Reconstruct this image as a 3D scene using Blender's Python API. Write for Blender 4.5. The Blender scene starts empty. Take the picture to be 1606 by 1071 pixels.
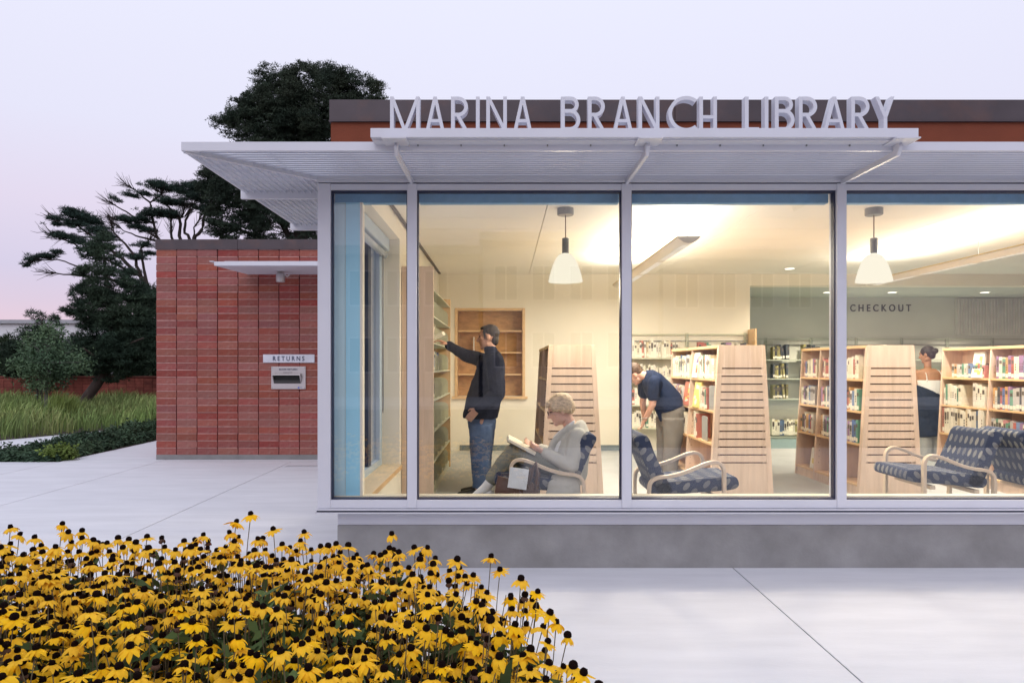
import bpy, bmesh, math, random
import numpy as np
from mathutils import Vector, Matrix

# ------------------------------------------------------------------ scene, camera, sky, sun
S = bpy.context.scene
COL = S.collection
random.seed(7)
RNG = np.random.default_rng(11)
R = math.radians

EYE = 1.468                      # camera height above the plaza
FPX = 1070.7                     # 24 mm shift lens
cam_d = bpy.data.cameras.new('camera')
cam = bpy.data.objects.new('camera', cam_d)
COL.objects.link(cam)
cam.location = (0, 0, EYE)
cam.rotation_euler = (R(90), 0, 0)
cam_d.lens = 24.0
cam_d.sensor_width = 36.0
cam_d.shift_x = 0.0075
cam_d.shift_y = 0.0234
cam_d.clip_start = 0.05
cam_d.clip_end = 3000
S.camera = cam

W = bpy.data.worlds.new('World')
S.world = W
W.use_nodes = True
wn, wl = W.node_tree.nodes, W.node_tree.links
wn.clear()
w_out = wn.new('ShaderNodeOutputWorld')
w_bg = wn.new('ShaderNodeBackground')
w_sky = wn.new('ShaderNodeTexSky')
w_sky.sky_type = 'NISHITA'
w_sky.sun_disc = False
SUN_EL, SUN_AZ = R(38), R(200)
w_sky.sun_elevation = R(4)
w_sky.sun_rotation = SUN_AZ
w_sky.air_density = 1.0
w_sky.dust_density = 1.5
w_sky.ozone_density = 3.0
w_tc = wn.new('ShaderNodeTexCoord')
w_sep = wn.new('ShaderNodeSeparateXYZ')
w_ramp = wn.new('ShaderNodeValToRGB')
cr = w_ramp.color_ramp
cr.elements[0].position = 0.0
cr.elements[0].color = (0.86, 0.57, 0.70, 1)
cr.elements[1].position = 1.0
cr.elements[1].color = (0.88, 0.92, 1.06, 1)
for p, c in ((0.04, (0.84, 0.63, 0.73)), (0.08, (0.75, 0.63, 0.77)), (0.12, (0.70, 0.645, 0.82)), (0.20, (0.79, 0.715, 0.875)), (0.30, (0.81, 0.805, 0.97)),
             (0.48, (0.85, 0.86, 1.02))):
    e = cr.elements.new(p)
    e.color = (*c, 1)
w_mul = wn.new('ShaderNodeMixRGB')
w_mul.blend_type = 'MULTIPLY'
w_mul.inputs[0].default_value = 1.0
w_mul.inputs[2].default_value = (0.10, 0.10, 0.10, 1)
w_mix = wn.new('ShaderNodeMixRGB')
w_mix.inputs[0].default_value = 0.06
wl.new(w_tc.outputs['Generated'], w_sep.inputs[0])
wl.new(w_sep.outputs[2], w_ramp.inputs[0])
wl.new(w_sky.outputs[0], w_mul.inputs[1])
wl.new(w_ramp.outputs[0], w_mix.inputs[1])
wl.new(w_mul.outputs[0], w_mix.inputs[2])
wl.new(w_mix.outputs[0], w_bg.inputs[0])
w_bg.inputs[1].default_value = 1.05
wl.new(w_bg.outputs[0], w_out.inputs[0])

sun_d = bpy.data.lights.new('sun', 'SUN')
sun = bpy.data.objects.new('sun', sun_d)
COL.objects.link(sun)
sun_d.energy = 0.62
sun_d.angle = R(50)
sun_d.color = (1.0, 0.94, 0.96)
sun.rotation_euler = (R(52), 0, R(-14))     # soft afterglow from behind the camera

S.view_settings.view_transform = 'Standard'
S.view_settings.look = 'None'
S.view_settings.exposure = 0.0
S.view_settings.gamma = 1.0
S.view_settings.use_curve_mapping = False
S.render.engine = 'CYCLES'
S.cycles.use_denoising = True
try:
    S.cycles.denoiser = 'OPENIMAGEDENOISE'
except Exception:
    pass
S.cycles.max_bounces = 9
S.cycles.diffuse_bounces = 5
S.cycles.glossy_bounces = 4
S.cycles.transparent_max_bounces = 24
S.cycles.sample_clamp_indirect = 6
S.cycles.caustics_reflective = False
S.cycles.caustics_refractive = False

# ------------------------------------------------------------------ materials
MATS = {}


def pm(name, col, rough=.6, metal=0, var=.1, scale=6, bump=0, bscale=60, stretch=(1, 1, 1), rand=0, spec=.5,
       col2=None, c2scale=2.0, c2lo=.45, c2hi=.65, emit=None, estr=0, objcol=False, island=0, wave=None, sheen=0):
    """procedural principled material: noise colour variation, optional second colour in patches, bump, per-object or per-island variation"""
    if name in MATS:
        return MATS[name]
    m = bpy.data.materials.new(name)
    m.use_nodes = True
    n, l = m.node_tree.nodes, m.node_tree.links
    b = n['Principled BSDF']
    b.inputs['Roughness'].default_value = rough
    b.inputs['Metallic'].default_value = metal
    b.inputs['Specular IOR Level'].default_value = spec
    tc = n.new('ShaderNodeTexCoord')
    mp = n.new('ShaderNodeMapping')
    mp.inputs['Scale'].default_value = stretch
    l.new(tc.outputs['Object'], mp.inputs[0])
    nz = n.new('ShaderNodeTexNoise')
    nz.inputs['Scale'].default_value = scale
    nz.inputs['Detail'].default_value = 5
    l.new(mp.outputs[0], nz.inputs['Vector'])
    mr = n.new('ShaderNodeMapRange')
    mr.inputs['From Min'].default_value = .3
    mr.inputs['From Max'].default_value = .7
    mr.inputs['To Min'].default_value = 1 - var
    mr.inputs['To Max'].default_value = 1 + var
    l.new(nz.outputs['Fac'], mr.inputs['Value'])
    base = n.new('ShaderNodeRGB')
    base.outputs[0].default_value = (*col, 1)
    cur = base.outputs[0]
    if objcol:
        oi0 = n.new('ShaderNodeObjectInfo')
        cur = oi0.outputs['Color']
    if col2 is not None:
        n2 = n.new('ShaderNodeTexNoise')
        n2.inputs['Scale'].default_value = c2scale
        n2.inputs['Detail'].default_value = 6
        n2.inputs['Roughness'].default_value = .6
        l.new(mp.outputs[0], n2.inputs['Vector'])
        r2 = n.new('ShaderNodeMapRange')
        r2.inputs['From Min'].default_value = c2lo
        r2.inputs['From Max'].default_value = c2hi
        l.new(n2.outputs['Fac'], r2.inputs['Value'])
        mx = n.new('ShaderNodeMixRGB')
        l.new(r2.outputs[0], mx.inputs[0])
        l.new(cur, mx.inputs[1])
        mx.inputs[2].default_value = (*col2, 1)
        cur = mx.outputs[0]
    hsv = n.new('ShaderNodeHueSaturation')
    l.new(cur, hsv.inputs['Color'])
    val = mr.outputs[0]
    if rand:
        oi = n.new('ShaderNodeObjectInfo')
        rr = n.new('ShaderNodeMapRange')
        rr.inputs['To Min'].default_value = 1 - rand
        rr.inputs['To Max'].default_value = 1 + rand
        l.new(oi.outputs['Random'], rr.inputs['Value'])
        mm = n.new('ShaderNodeMath')
        mm.operation = 'MULTIPLY'
        l.new(val, mm.inputs[0])
        l.new(rr.outputs[0], mm.inputs[1])
        val = mm.outputs[0]
        wn_ = n.new('ShaderNodeTexWhiteNoise')
        wn_.noise_dimensions = '1D'
        l.new(oi.outputs['Random'], wn_.inputs['W'])
        hr = n.new('ShaderNodeMapRange')
        hr.inputs['To Min'].default_value = .5 - .012 * rand / .2
        hr.inputs['To Max'].default_value = .5 + .008 * rand / .2
        l.new(wn_.outputs['Value'], hr.inputs['Value'])
        l.new(hr.outputs[0], hsv.inputs['Hue'])
        sr = n.new('ShaderNodeMapRange')
        sr.inputs['To Min'].default_value = 1 - rand * 1.2
        sr.inputs['To Max'].default_value = 1 + rand * .1
        sep = n.new('ShaderNodeSeparateColor')
        l.new(wn_.outputs['Color'], sep.inputs[0])
        l.new(sep.outputs[1], sr.inputs['Value'])
        l.new(sr.outputs[0], hsv.inputs['Saturation'])
    if island:
        ge = n.new('ShaderNodeNewGeometry')
        ir = n.new('ShaderNodeMapRange')
        ir.inputs['To Min'].default_value = 1 - island
        ir.inputs['To Max'].default_value = 1 + island
        l.new(ge.outputs['Random Per Island'], ir.inputs['Value'])
        mm2 = n.new('ShaderNodeMath')
        mm2.operation = 'MULTIPLY'
        l.new(val, mm2.inputs[0])
        l.new(ir.outputs[0], mm2.inputs[1])
        val = mm2.outputs[0]
    l.new(val, hsv.inputs['Value'])
    l.new(hsv.outputs[0], b.inputs['Base Color'])
    if bump:
        nb = n.new('ShaderNodeTexNoise')
        nb.inputs['Scale'].default_value = bscale
        nb.inputs['Detail'].default_value = 4
        l.new(mp.outputs[0], nb.inputs['Vector'])
        bp = n.new('ShaderNodeBump')
        bp.inputs['Strength'].default_value = bump
        bp.inputs['Distance'].default_value = .01
        l.new(nb.outputs['Fac'], bp.inputs['Height'])
        l.new(bp.outputs[0], b.inputs['Normal'])
    if sheen:
        b.inputs['Sheen Weight'].default_value = sheen
    if emit:
        b.inputs['Emission Color'].default_value = (*emit, 1)
        b.inputs['Emission Strength'].default_value = estr
    MATS[name] = m
    return m


def emat(name, col, s):
    if name in MATS:
        return MATS[name]
    m = bpy.data.materials.new(name)
    m.use_nodes = True
    n, l = m.node_tree.nodes, m.node_tree.links
    n.clear()
    o = n.new('ShaderNodeOutputMaterial')
    e = n.new('ShaderNodeEmission')
    e.inputs[0].default_value = (*col, 1)
    e.inputs[1].default_value = s
    l.new(e.outputs[0], o.inputs[0])
    MATS[name] = m
    return m


def glass_mat(name, tint=(.97, .985, .98), f0=.058, rough=0.0):
    m = bpy.data.materials.new(name)
    m.use_nodes = True
    n, l = m.node_tree.nodes, m.node_tree.links
    n.clear()
    o = n.new('ShaderNodeOutputMaterial')
    t = n.new('ShaderNodeBsdfTransparent')
    t.inputs[0].default_value = (*tint, 1)
    g = n.new('ShaderNodeBsdfGlossy')
    g.inputs['Roughness'].default_value = rough
    lw = n.new('ShaderNodeLayerWeight')
    lw.inputs[0].default_value = .5
    pw = n.new('ShaderNodeMath')
    pw.operation = 'POWER'
    pw.inputs[1].default_value = 5
    l.new(lw.outputs['Facing'], pw.inputs[0])
    ma = n.new('ShaderNodeMath')
    ma.operation = 'MULTIPLY_ADD'
    ma.inputs[1].default_value = 1 - f0
    ma.inputs[2].default_value = f0
    l.new(pw.outputs[0], ma.inputs[0])
    mx = n.new('ShaderNodeMixShader')
    l.new(ma.outputs[0], mx.inputs[0])
    l.new(t.outputs[0], mx.inputs[1])
    l.new(g.outputs[0], mx.inputs[2])
    l.new(mx.outputs[0], o.inputs[0])
    MATS[name] = m
    return m


GLASS = glass_mat('window_glass', (.99, .99, .985))
ALU = pm('painted_aluminium', (.66, .67, .735), .38, .0, .03, 3, .02, 200)
ALU2 = pm('painted_steel', (.65, .655, .71), .42, .0, .04, 2.5, .03, 120)
SLAT = pm('white_louvre', (.63, .645, .72), .45, 0, .06, 1.5, .03, 80)
GASKET = pm('dark_gasket', (.018, .022, .06), .5)
CONC = pm('pale_concrete', (.70, .705, .75), .85, 0, .045, 2.2, .15, 60, col2=(.64, .645, .69), c2scale=3.2, c2lo=.42, c2hi=.78, stretch=(.45, 2.2, 1), rand=.02)
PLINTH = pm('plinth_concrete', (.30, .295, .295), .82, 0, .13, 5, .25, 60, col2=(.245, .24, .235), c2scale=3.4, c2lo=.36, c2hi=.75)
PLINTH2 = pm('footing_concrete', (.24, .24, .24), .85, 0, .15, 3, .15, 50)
BRICK = pm('red_brick', (.285, .067, .046), .9, 0, .15, 36, .6, 120, rand=.16, col2=(.34, .155, .12), c2scale=10, c2lo=.54, c2hi=.85)
MORTAR = pm('brick_mortar', (.13, .022, .025), .9, 0, .2, 10, .3, 60)
MORTAR_L = pm('bed_mortar', (.46, .265, .235), .9, 0, .25, 14, .3, 60)
COPING = pm('weathered_metal_coping', (.082, .066, .073), .55, .35, .16, 3, .06, 40, col2=(.12, .075, .07), c2scale=3.5, c2lo=.5, c2hi=.75)
STUCCO = pm('terracotta_stucco', (.20, .050, .022), .9, 0, .08, 5, .2, 120)
CREAM = pm('cream_plaster', (.85, .80, .68), .8, 0, .025, 2, .04, 120)
CEIL = pm('ceiling_white', (.90, .88, .80), .75, 0, .015, 2)
CEILGAP = pm('ceiling_gap', (.55, .48, .34), .9)
GREYW = pm('dim_olive_wall', (.60, .62, .58), .85, 0, .04, 2)
FLOORM = pm('grey_vinyl', (.44, .46, .46), .45, 0, .08, 3, .02, 40)
CARPET = pm('teal_carpet', (.17, .25, .27), .95, 0, .12, 25, .2, 200)
MAPLE = pm('maple_veneer', (.68, .52, .40), .45, 0, .08, 3.2, .02, 60, stretch=(6, 6, .45), col2=(.61, .45, .335), c2scale=4.5, c2lo=.45, c2hi=.7, rand=.03)
MAPLE_H = pm('maple_edge', (.70, .47, .25), .45, 0, .08, 5, .02, 60, stretch=(1, 1, 4))
PLY = pm('brown_plywood', (.52, .30, .13), .6, 0, .16, 4, .02, 60, stretch=(2, 2, 5), col2=(.42, .23, .09), c2scale=5, c2lo=.45, c2hi=.7)
SLOT = pm('dark_slot', (.075, .022, .015), .7)
SHELFG = pm('pale_green_steel', (.52, .53, .40), .45, 0, .03, 3)
SHELFG2 = pm('grey_green_steel', (.40, .44, .37), .45, 0, .03, 3)
VALANCE = pm('steel_blue_shade', (.20, .42, .66), .7, 0, .06, 20, .05, 200)
BLUEPANEL = pm('sky_blue_panel', (.38, .76, .95), .55, 0, .04, 2)
BLUEPANEL2 = pm('pale_blue_panel', (.56, .80, .88), .55, 0, .04, 2)
WHITEP = pm('white_enamel', (.80, .80, .76), .5)
GREYM = pm('grey_metal', (.22, .23, .235), .4, .5, .06, 8)
STEEL = pm('brushed_steel', (.52, .49, .49), .38, .55, .05, 4, .03, 100, stretch=(1, 1, 14))
NAVY = pm('navy_paint', (.025, .035, .09), .5)
BENT = pm('bent_birch', (.72, .58, .43), .4, 0, .07, 5, stretch=(2, 8, 2))
SOIL = pm('soil', (.06, .045, .035), .95, 0, .3, 12, .6, 30)


def dots_mat():
    """blue upholstery woven with staggered pale ovals, in metres along the cushion (UV)"""
    m = bpy.data.materials.new('dotted_upholstery')
    m.use_nodes = True
    n, l = m.node_tree.nodes, m.node_tree.links
    b = n['Principled BSDF']
    b.inputs['Roughness'].default_value = .9
    uv = n.new('ShaderNodeUVMap')
    sp = n.new('ShaderNodeSeparateXYZ')
    l.new(uv.outputs[0], sp.inputs[0])

    def M(op, a, bb=None, c=None):
        x = n.new('ShaderNodeMath')
        x.operation = op
        for i, v in enumerate((a, bb, c)):
            if v is None:
                continue
            if isinstance(v, (int, float)):
                x.inputs[i].default_value = v
            else:
                l.new(v, x.inputs[i])
        return x.outputs[0]
    u = M('DIVIDE', sp.outputs[0], .105)
    row = M('FLOOR', u)
    odd = M('MODULO', row, 2)
    v = M('ADD', M('DIVIDE', sp.outputs[1], .066), M('MULTIPLY', odd, .5))
    cell = M('FLOOR', v)
    fx = M('SUBTRACT', M('FRACT', u), .5)
    fy = M('SUBTRACT', M('FRACT', v), .5)
    d = M('ADD', M('POWER', M('DIVIDE', fx, .33), 2), M('POWER', M('DIVIDE', fy, .27), 2))
    dot = M('LESS_THAN', d, 1)
    cb = n.new('ShaderNodeCombineXYZ')
    l.new(row, cb.inputs[0])
    l.new(cell, cb.inputs[1])
    wnz = n.new('ShaderNodeTexWhiteNoise')
    l.new(cb.outputs[0], wnz.inputs[0])
    mr = n.new('ShaderNodeMapRange')
    mr.inputs['To Min'].default_value = .30
    mr.inputs['To Max'].default_value = 1.0
    l.new(wnz.outputs['Value'], mr.inputs['Value'])
    f = M('MULTIPLY', dot, mr.outputs[0])
    mx = n.new('ShaderNodeMixRGB')
    l.new(f, mx.inputs[0])
    mx.inputs[1].default_value = (.028, .042, .090, 1)
    mx.inputs[2].default_value = (.27, .27, .26, 1)
    l.new(mx.outputs[0], b.inputs['Base Color'])
    nb = n.new('ShaderNodeTexNoise')
    nb.inputs['Scale'].default_value = 250
    bp = n.new('ShaderNodeBump')
    bp.inputs['Strength'].default_value = .3
    bp.inputs['Distance'].default_value = .002
    l.new(nb.outputs[0], bp.inputs['Height'])
    l.new(bp.outputs[0], b.inputs['Normal'])
    return m


UPH = dots_mat()


# ------------------------------------------------------------------ mesh helpers
class MB:
    """collects vertices, faces, material slots; builds ONE mesh object"""

    def __init__(self):
        self.v, self.f, self.mi, self.uv = [], [], [], None

    def add(self, vs, fs, mi=0):
        o = len(self.v)
        self.v += [tuple(map(float, p)) for p in vs]
        self.f += [tuple(i + o for i in f) for f in fs]
        self.mi += [mi] * len(fs)
        return self

    def box(self, x0, x1, y0, y1, z0, z1, mi=0):
        vs = [(x0, y0, z0), (x1, y0, z0), (x1, y1, z0), (x0, y1, z0), (x0, y0, z1), (x1, y0, z1), (x1, y1, z1), (x0, y1, z1)]
        fs = [(0, 3, 2, 1), (4, 5, 6, 7), (0, 1, 5, 4), (1, 2, 6, 5), (2, 3, 7, 6), (3, 0, 4, 7)]
        return self.add(vs, fs, mi)

    def prism(self, poly, axis, a0, a1, mi=0):
        """extrude a 2-D polygon along an axis. axis 'y': poly is (x,z); 'x': (y,z); 'z': (x,y)"""
        def P(p, a):
            return (p[0], a, p[1]) if axis == 'y' else ((a, p[0], p[1]) if axis == 'x' else (p[0], p[1], a))
        k = len(poly)
        vs = [P(p, a0) for p in poly] + [P(p, a1) for p in poly]
        fs = [tuple(range(k)), tuple(range(2 * k - 1, k - 1, -1))]
        fs += [(i, i + k, (i + 1) % k + k, (i + 1) % k) for i in range(k)]
        return self.add(vs, fs, mi)

    def tube(self, pts, rad, seg=8, mi=0, caps=True):
        pts = [Vector(p) for p in pts]
        if isinstance(rad, (int, float)):
            rad = [rad] * len(pts)
        rings = []
        up = Vector((.31, .17, .93))
        for i, p in enumerate(pts):
            t = (pts[min(i + 1, len(pts) - 1)] - pts[max(i - 1, 0)]).normalized()
            a = t.cross(up)
            if a.length < 1e-3:
                a = t.cross(Vector((1, 0, 0)))
            a.normalize()
            b = t.cross(a)
            rings.append([p + (a * math.cos(2 * math.pi * k / seg) + b * math.sin(2 * math.pi * k / seg)) * rad[i] for k in range(seg)])
        return self.rings(rings, mi, caps)

    def rings(self, rings, mi=0, caps=True):
        seg = len(rings[0])
        vs = [p for r in rings for p in r]
        fs = []
        for i in range(len(rings) - 1):
            for k in range(seg):
                a, b = i * seg + k, i * seg + (k + 1) % seg
                fs.append((a, b, b + seg, a + seg))
        if caps:
            fs.append(tuple(range(seg - 1, -1, -1)))
            o = (len(rings) - 1) * seg
            fs.append(tuple(range(o, o + seg)))
        return self.add(vs, fs, mi)

    def loft(self, rs, seg=20, mi=0):
        """rs: (centre, a-vector, b-vector) ellipses"""
        out = []
        for c, a, b in rs:
            c, a, b = Vector(c), Vector(a), Vector(b)
            out.append([c + a * math.cos(2 * math.pi * k / seg) + b * math.sin(2 * math.pi * k / seg) for k in range(seg)])
        return self.rings(out, mi)

    def cyl(self, c, r, h, seg=16, mi=0, r2=None):
        x, y, z = c
        r2 = r if r2 is None else r2
        return self.rings([[(x + q * math.cos(2 * math.pi * k / seg), y + q * math.sin(2 * math.pi * k / seg), zz) for k in range(seg)]
                           for q, zz in ((r, z), (r2, z + h))], mi)

    def lathe(self, prof, c=(0, 0, 0), seg=24, mi=0, caps=False):
        return self.rings([[(c[0] + r * math.cos(2 * math.pi * k / seg), c[1] + r * math.sin(2 * math.pi * k / seg), c[2] + z) for k in range(seg)]
                           for r, z in prof], mi, caps)

    def ell(self, c, r, ax=None, seg=14, nr=9, mi=0):
        c = Vector(c)
        if isinstance(r, (int, float)):
            r = (r, r, r)
        X, Y, Z = ax if ax else (Vector((1, 0, 0)), Vector((0, 1, 0)), Vector((0, 0, 1)))
        rs = []
        for i in range(nr):
            t = -math.pi / 2 + math.pi * (i + .5) / nr
            ct, st = math.cos(t), math.sin(t)
            rs.append([c + X * (r[0] * ct * math.cos(2 * math.pi * k / seg)) + Y * (r[1] * ct * math.sin(2 * math.pi * k / seg)) + Z * (r[2] * st) for k in range(seg)])
        return self.rings(rs, mi)

    def cap(self, a, b, ra, rb, seg=12, mi=0):
        """tapered capsule"""
        a, b = Vector(a), Vector(b)
        d = (b - a)
        L = d.length
        t = d / L if L > 1e-6 else Vector((0, 0, 1))
        pts, rad = [], []
        for k in (-.95, -.7, -.35):
            pts.append(a + t * ra * k)
            rad.append(ra * math.sqrt(max(1 - k * k, 0)))
        pts += [a, b]
        rad += [ra, rb]
        for k in (.35, .7, .95):
            pts.append(b + t * rb * k)
            rad.append(rb * math.sqrt(max(1 - k * k, 0)))
        up = Vector((0, 0, 1)) if abs(t.z) < .9 else Vector((1, 0, 0))
        u = t.cross(up).normalized()
        w = t.cross(u)
        return self.rings([[p + (u * math.cos(2 * math.pi * q / seg) + w * math.sin(2 * math.pi * q / seg)) * r for q in range(seg)] for p, r in zip(pts, rad)], mi)

    def mesh(self, name, mats, smooth=False):
        me = bpy.data.meshes.new(name)
        me.from_pydata(self.v, [], self.f)
        for m in (mats if isinstance(mats, (list, tuple)) else [mats]):
            me.materials.append(m)
        if any(self.mi):
            me.polygons.foreach_set('material_index', self.mi)
        bm = bmesh.new()
        bm.from_mesh(me)
        bmesh.ops.recalc_face_normals(bm, faces=bm.faces)
        bm.to_mesh(me)
        bm.free()
        if smooth:
            me.polygons.foreach_set('use_smooth', [True] * len(me.polygons))
        me.update()
        return me

    def build(self, name, mats, parent=None, smooth=False, bevel=0, loc=None):
        return link(name, self.mesh(name, mats, smooth), parent, bevel, loc)


def link(name, me, parent=None, bevel=0, loc=None):
    o = bpy.data.objects.new(name, me)
    COL.objects.link(o)
    if parent is not None:
        o.parent = parent
        if loc is None:                                        # geometry given in world metres
            o.matrix_parent_inverse = wmat(parent).inverted()
    if loc is not None:
        o.location = loc
    if bevel:
        b = o.modifiers.new('edge', 'BEVEL')
        b.width = bevel
        b.segments = 2
        b.limit_method = 'ANGLE'
        b.angle_limit = R(40)
    return o


def wmat(o):
    m = Matrix.LocRotScale(o.location, o.rotation_euler, o.scale)
    if o.parent:
        return wmat(o.parent) @ o.matrix_parent_inverse @ m
    return m


def tag(o, label=None, cat=None, group=None, kind=None):
    if label:
        o['label'] = label
    if cat:
        o['category'] = cat
    if group:
        o['group'] = group
    if kind:
        o['kind'] = kind
    return o


def thing(name, loc, label, cat, group=None, rz=0):
    o = bpy.data.objects.new(name, None)
    COL.objects.link(o)
    o.location = loc
    o.rotation_euler = (0, 0, rz)
    return tag(o, label, cat, group)


def BX(name, mat, parent, x0, x1, y0, y1, z0, z1, bevel=0):
    return MB().box(x0, x1, y0, y1, z0, z1).build(name, mat, parent, bevel=bevel)


def copy_tree(o, parent=None):
    c = o.copy()
    COL.objects.link(c)
    if parent is not None:
        c.parent = parent
    for ch in o.children:
        copy_tree(ch, c)
    return c


def tri_mesh(name, V, mat, parent=None, quads=False, kind='stuff'):
    """numpy array (n, 3 or 4, 3) of faces into one mesh"""
    V = np.asarray(V, dtype=np.float32)
    n, k = V.shape[0], V.shape[1]
    me = bpy.data.meshes.new(name)
    me.vertices.add(n * k)
    me.vertices.foreach_set('co', V.reshape(-1))
    me.loops.add(n * k)
    me.loops.foreach_set('vertex_index', np.arange(n * k, dtype=np.int32))
    me.polygons.add(n)
    me.polygons.foreach_set('loop_start', np.arange(0, n * k, k, dtype=np.int32))
    me.polygons.foreach_set('loop_total', np.full(n, k, dtype=np.int32))
    me.materials.append(mat)
    me.update(calc_edges=True)
    me.validate()
    o = link(name, me, parent)
    if kind:
        o['kind'] = kind
    return o


def remesh(name, mb, mat, voxel, smooth=4, parent=None, disp=0, dscale=.1):
    """one continuous surface grown over overlapping volumes"""
    o = mb.build(name + '_raw', mat)
    r = o.modifiers.new('r', 'REMESH')
    r.mode = 'VOXEL'
    r.voxel_size = voxel
    if smooth:
        s = o.modifiers.new('s', 'SMOOTH')
        s.factor = .5
        s.iterations = smooth
    if disp:
        t = bpy.data.textures.new(name + '_folds', 'CLOUDS')
        t.noise_scale = dscale
        t.noise_depth = 2
        d = o.modifiers.new('d', 'DISPLACE')
        d.texture = t
        d.strength = disp
        d.mid_level = .5
    dg = bpy.context.evaluated_depsgraph_get()
    me = bpy.data.meshes.new_from_object(o.evaluated_get(dg))
    me.name = name
    bpy.data.objects.remove(o)
    me.materials.clear()
    me.materials.append(mat)
    me.polygons.foreach_set('use_smooth', [True] * len(me.polygons))
    return link(name, me, parent)


def text_obj(name, s, mat, parent, x0, x1, y, z0, z1, depth=.004, tracking=1.0, bold=0):
    """lettering standing on a surface that faces the camera, fitted into x0..x1, z0..z1"""
    cu = bpy.data.curves.new(name, 'FONT')
    cu.body = s
    cu.extrude = .02
    cu.space_character = tracking
    cu.offset = bold
    o = bpy.data.objects.new(name, cu)
    COL.objects.link(o)
    dg = bpy.context.evaluated_depsgraph_get()
    dg.update()
    me = bpy.data.meshes.new_from_object(o.evaluated_get(dg))
    bpy.data.objects.remove(o)
    me.name = name
    n = len(me.vertices)
    co = np.empty(n * 3, dtype=np.float32)
    me.vertices.foreach_get('co', co)
    co = co.reshape(-1, 3)
    lo, hi = co.min(0), co.max(0)
    out = np.empty_like(co)
    out[:, 0] = x0 + (co[:, 0] - lo[0]) / (hi[0] - lo[0]) * (x1 - x0)
    out[:, 2] = z0 + (co[:, 1] - lo[1]) / (hi[1] - lo[1]) * (z1 - z0)
    out[:, 1] = y - (co[:, 2] - lo[2]) / (hi[2] - lo[2]) * depth
    me.vertices.foreach_set('co', out.reshape(-1))
    me.materials.clear()
    me.materials.append(mat)
    me.update()
    return link(name, me, parent)


def at(x, y, d):
    """the point seen at a pixel of the photograph at distance d: used to read positions off the picture in metres"""
    return Vector(((x - 791) * d / FPX, d, EYE + (573 - y) * d / FPX))

# ================================================================== THE SETTING
def struct(o):
    o['kind'] = 'structure'
    return o


struct(MB().box(-1500, 1500, -1500, 1500, -.6, -.2).build('ground', pm('dry_earth', (.07, .065, .05), .95, 0, .3, .6, .3, 20)))

# plaza of cast slabs with open joints
plaza = struct(MB().box(-16, 14, -2.3, 22, -.038, -.012).build('plaza', pm('joint_sand', (.16, .155, .16), .95)))  # dark sand base that shows through the open joints
G = .005
XS = [-16, -11.2, -6.79, -5.28, -3.25, -.95, 1.66, 4.3, 6.9, 14]
YS = [-2.3, 10.40, 16, 22]
for j in range(len(YS) - 1):
    for i in range(len(XS) - 1):
        if YS[j] > 10 and (i < 2 or i > 3):
            continue
        x0, x1 = XS[i] + G, XS[i + 1] - G
        if YS[j] > 10 and i == 3:
            x1 = -5.445 if YS[j] > 10.7 else -3.25
        if i == 3 and YS[j] > 10:
            x1 = -5.28 + .9
        BX('slab', CONC, plaza, x0, x1, YS[j] + G, YS[j + 1] - G, -.010, 0.0)
for i in (4, 5):
    BX('slab', CONC, plaza, XS[i] + G if i > 4 else -4.38 + G, XS[i + 1] - G, 10.40 + G, 12.0, -.010, 0.0)

struct(MB().box(-40, 40, -15, -2.45, -.16, -.13).build('street', pm('asphalt', (.055, .055, .06), .85, 0, .12, 8, .2, 60)))
struct(MB().box(-16, 14, -2.449, -2.301, -.16, -.004).build('kerb', CONC))
struct(MB().box(-40, 40, -22, -15.001, -.16, 0).build('far_pavement', CONC))

# footpath beyond the planting
dirp = Vector((1.25, 2.9, 0)).normalized()
nrm = Vector((dirp.y, -dirp.x, 0))
pa = Vector((-9.85, 13.3, 0))
pp = [pa - dirp * 14, pa + dirp * 16, pa + dirp * 16 + nrm * 2.4, pa - dirp * 14 + nrm * 2.4]
path = struct(MB().prism([(p.x, p.y) for p in pp], 'z', -.03, .004).build('path', CONC))
struct(MB().prism([(-16, 10.41), (-6.79, 10.41), (-6.92, 14), (-6.95, 30), (-40, 30), (-40, 10.41)], 'z', -.21, -.005).build('planting_soil', SOIL))

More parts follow.
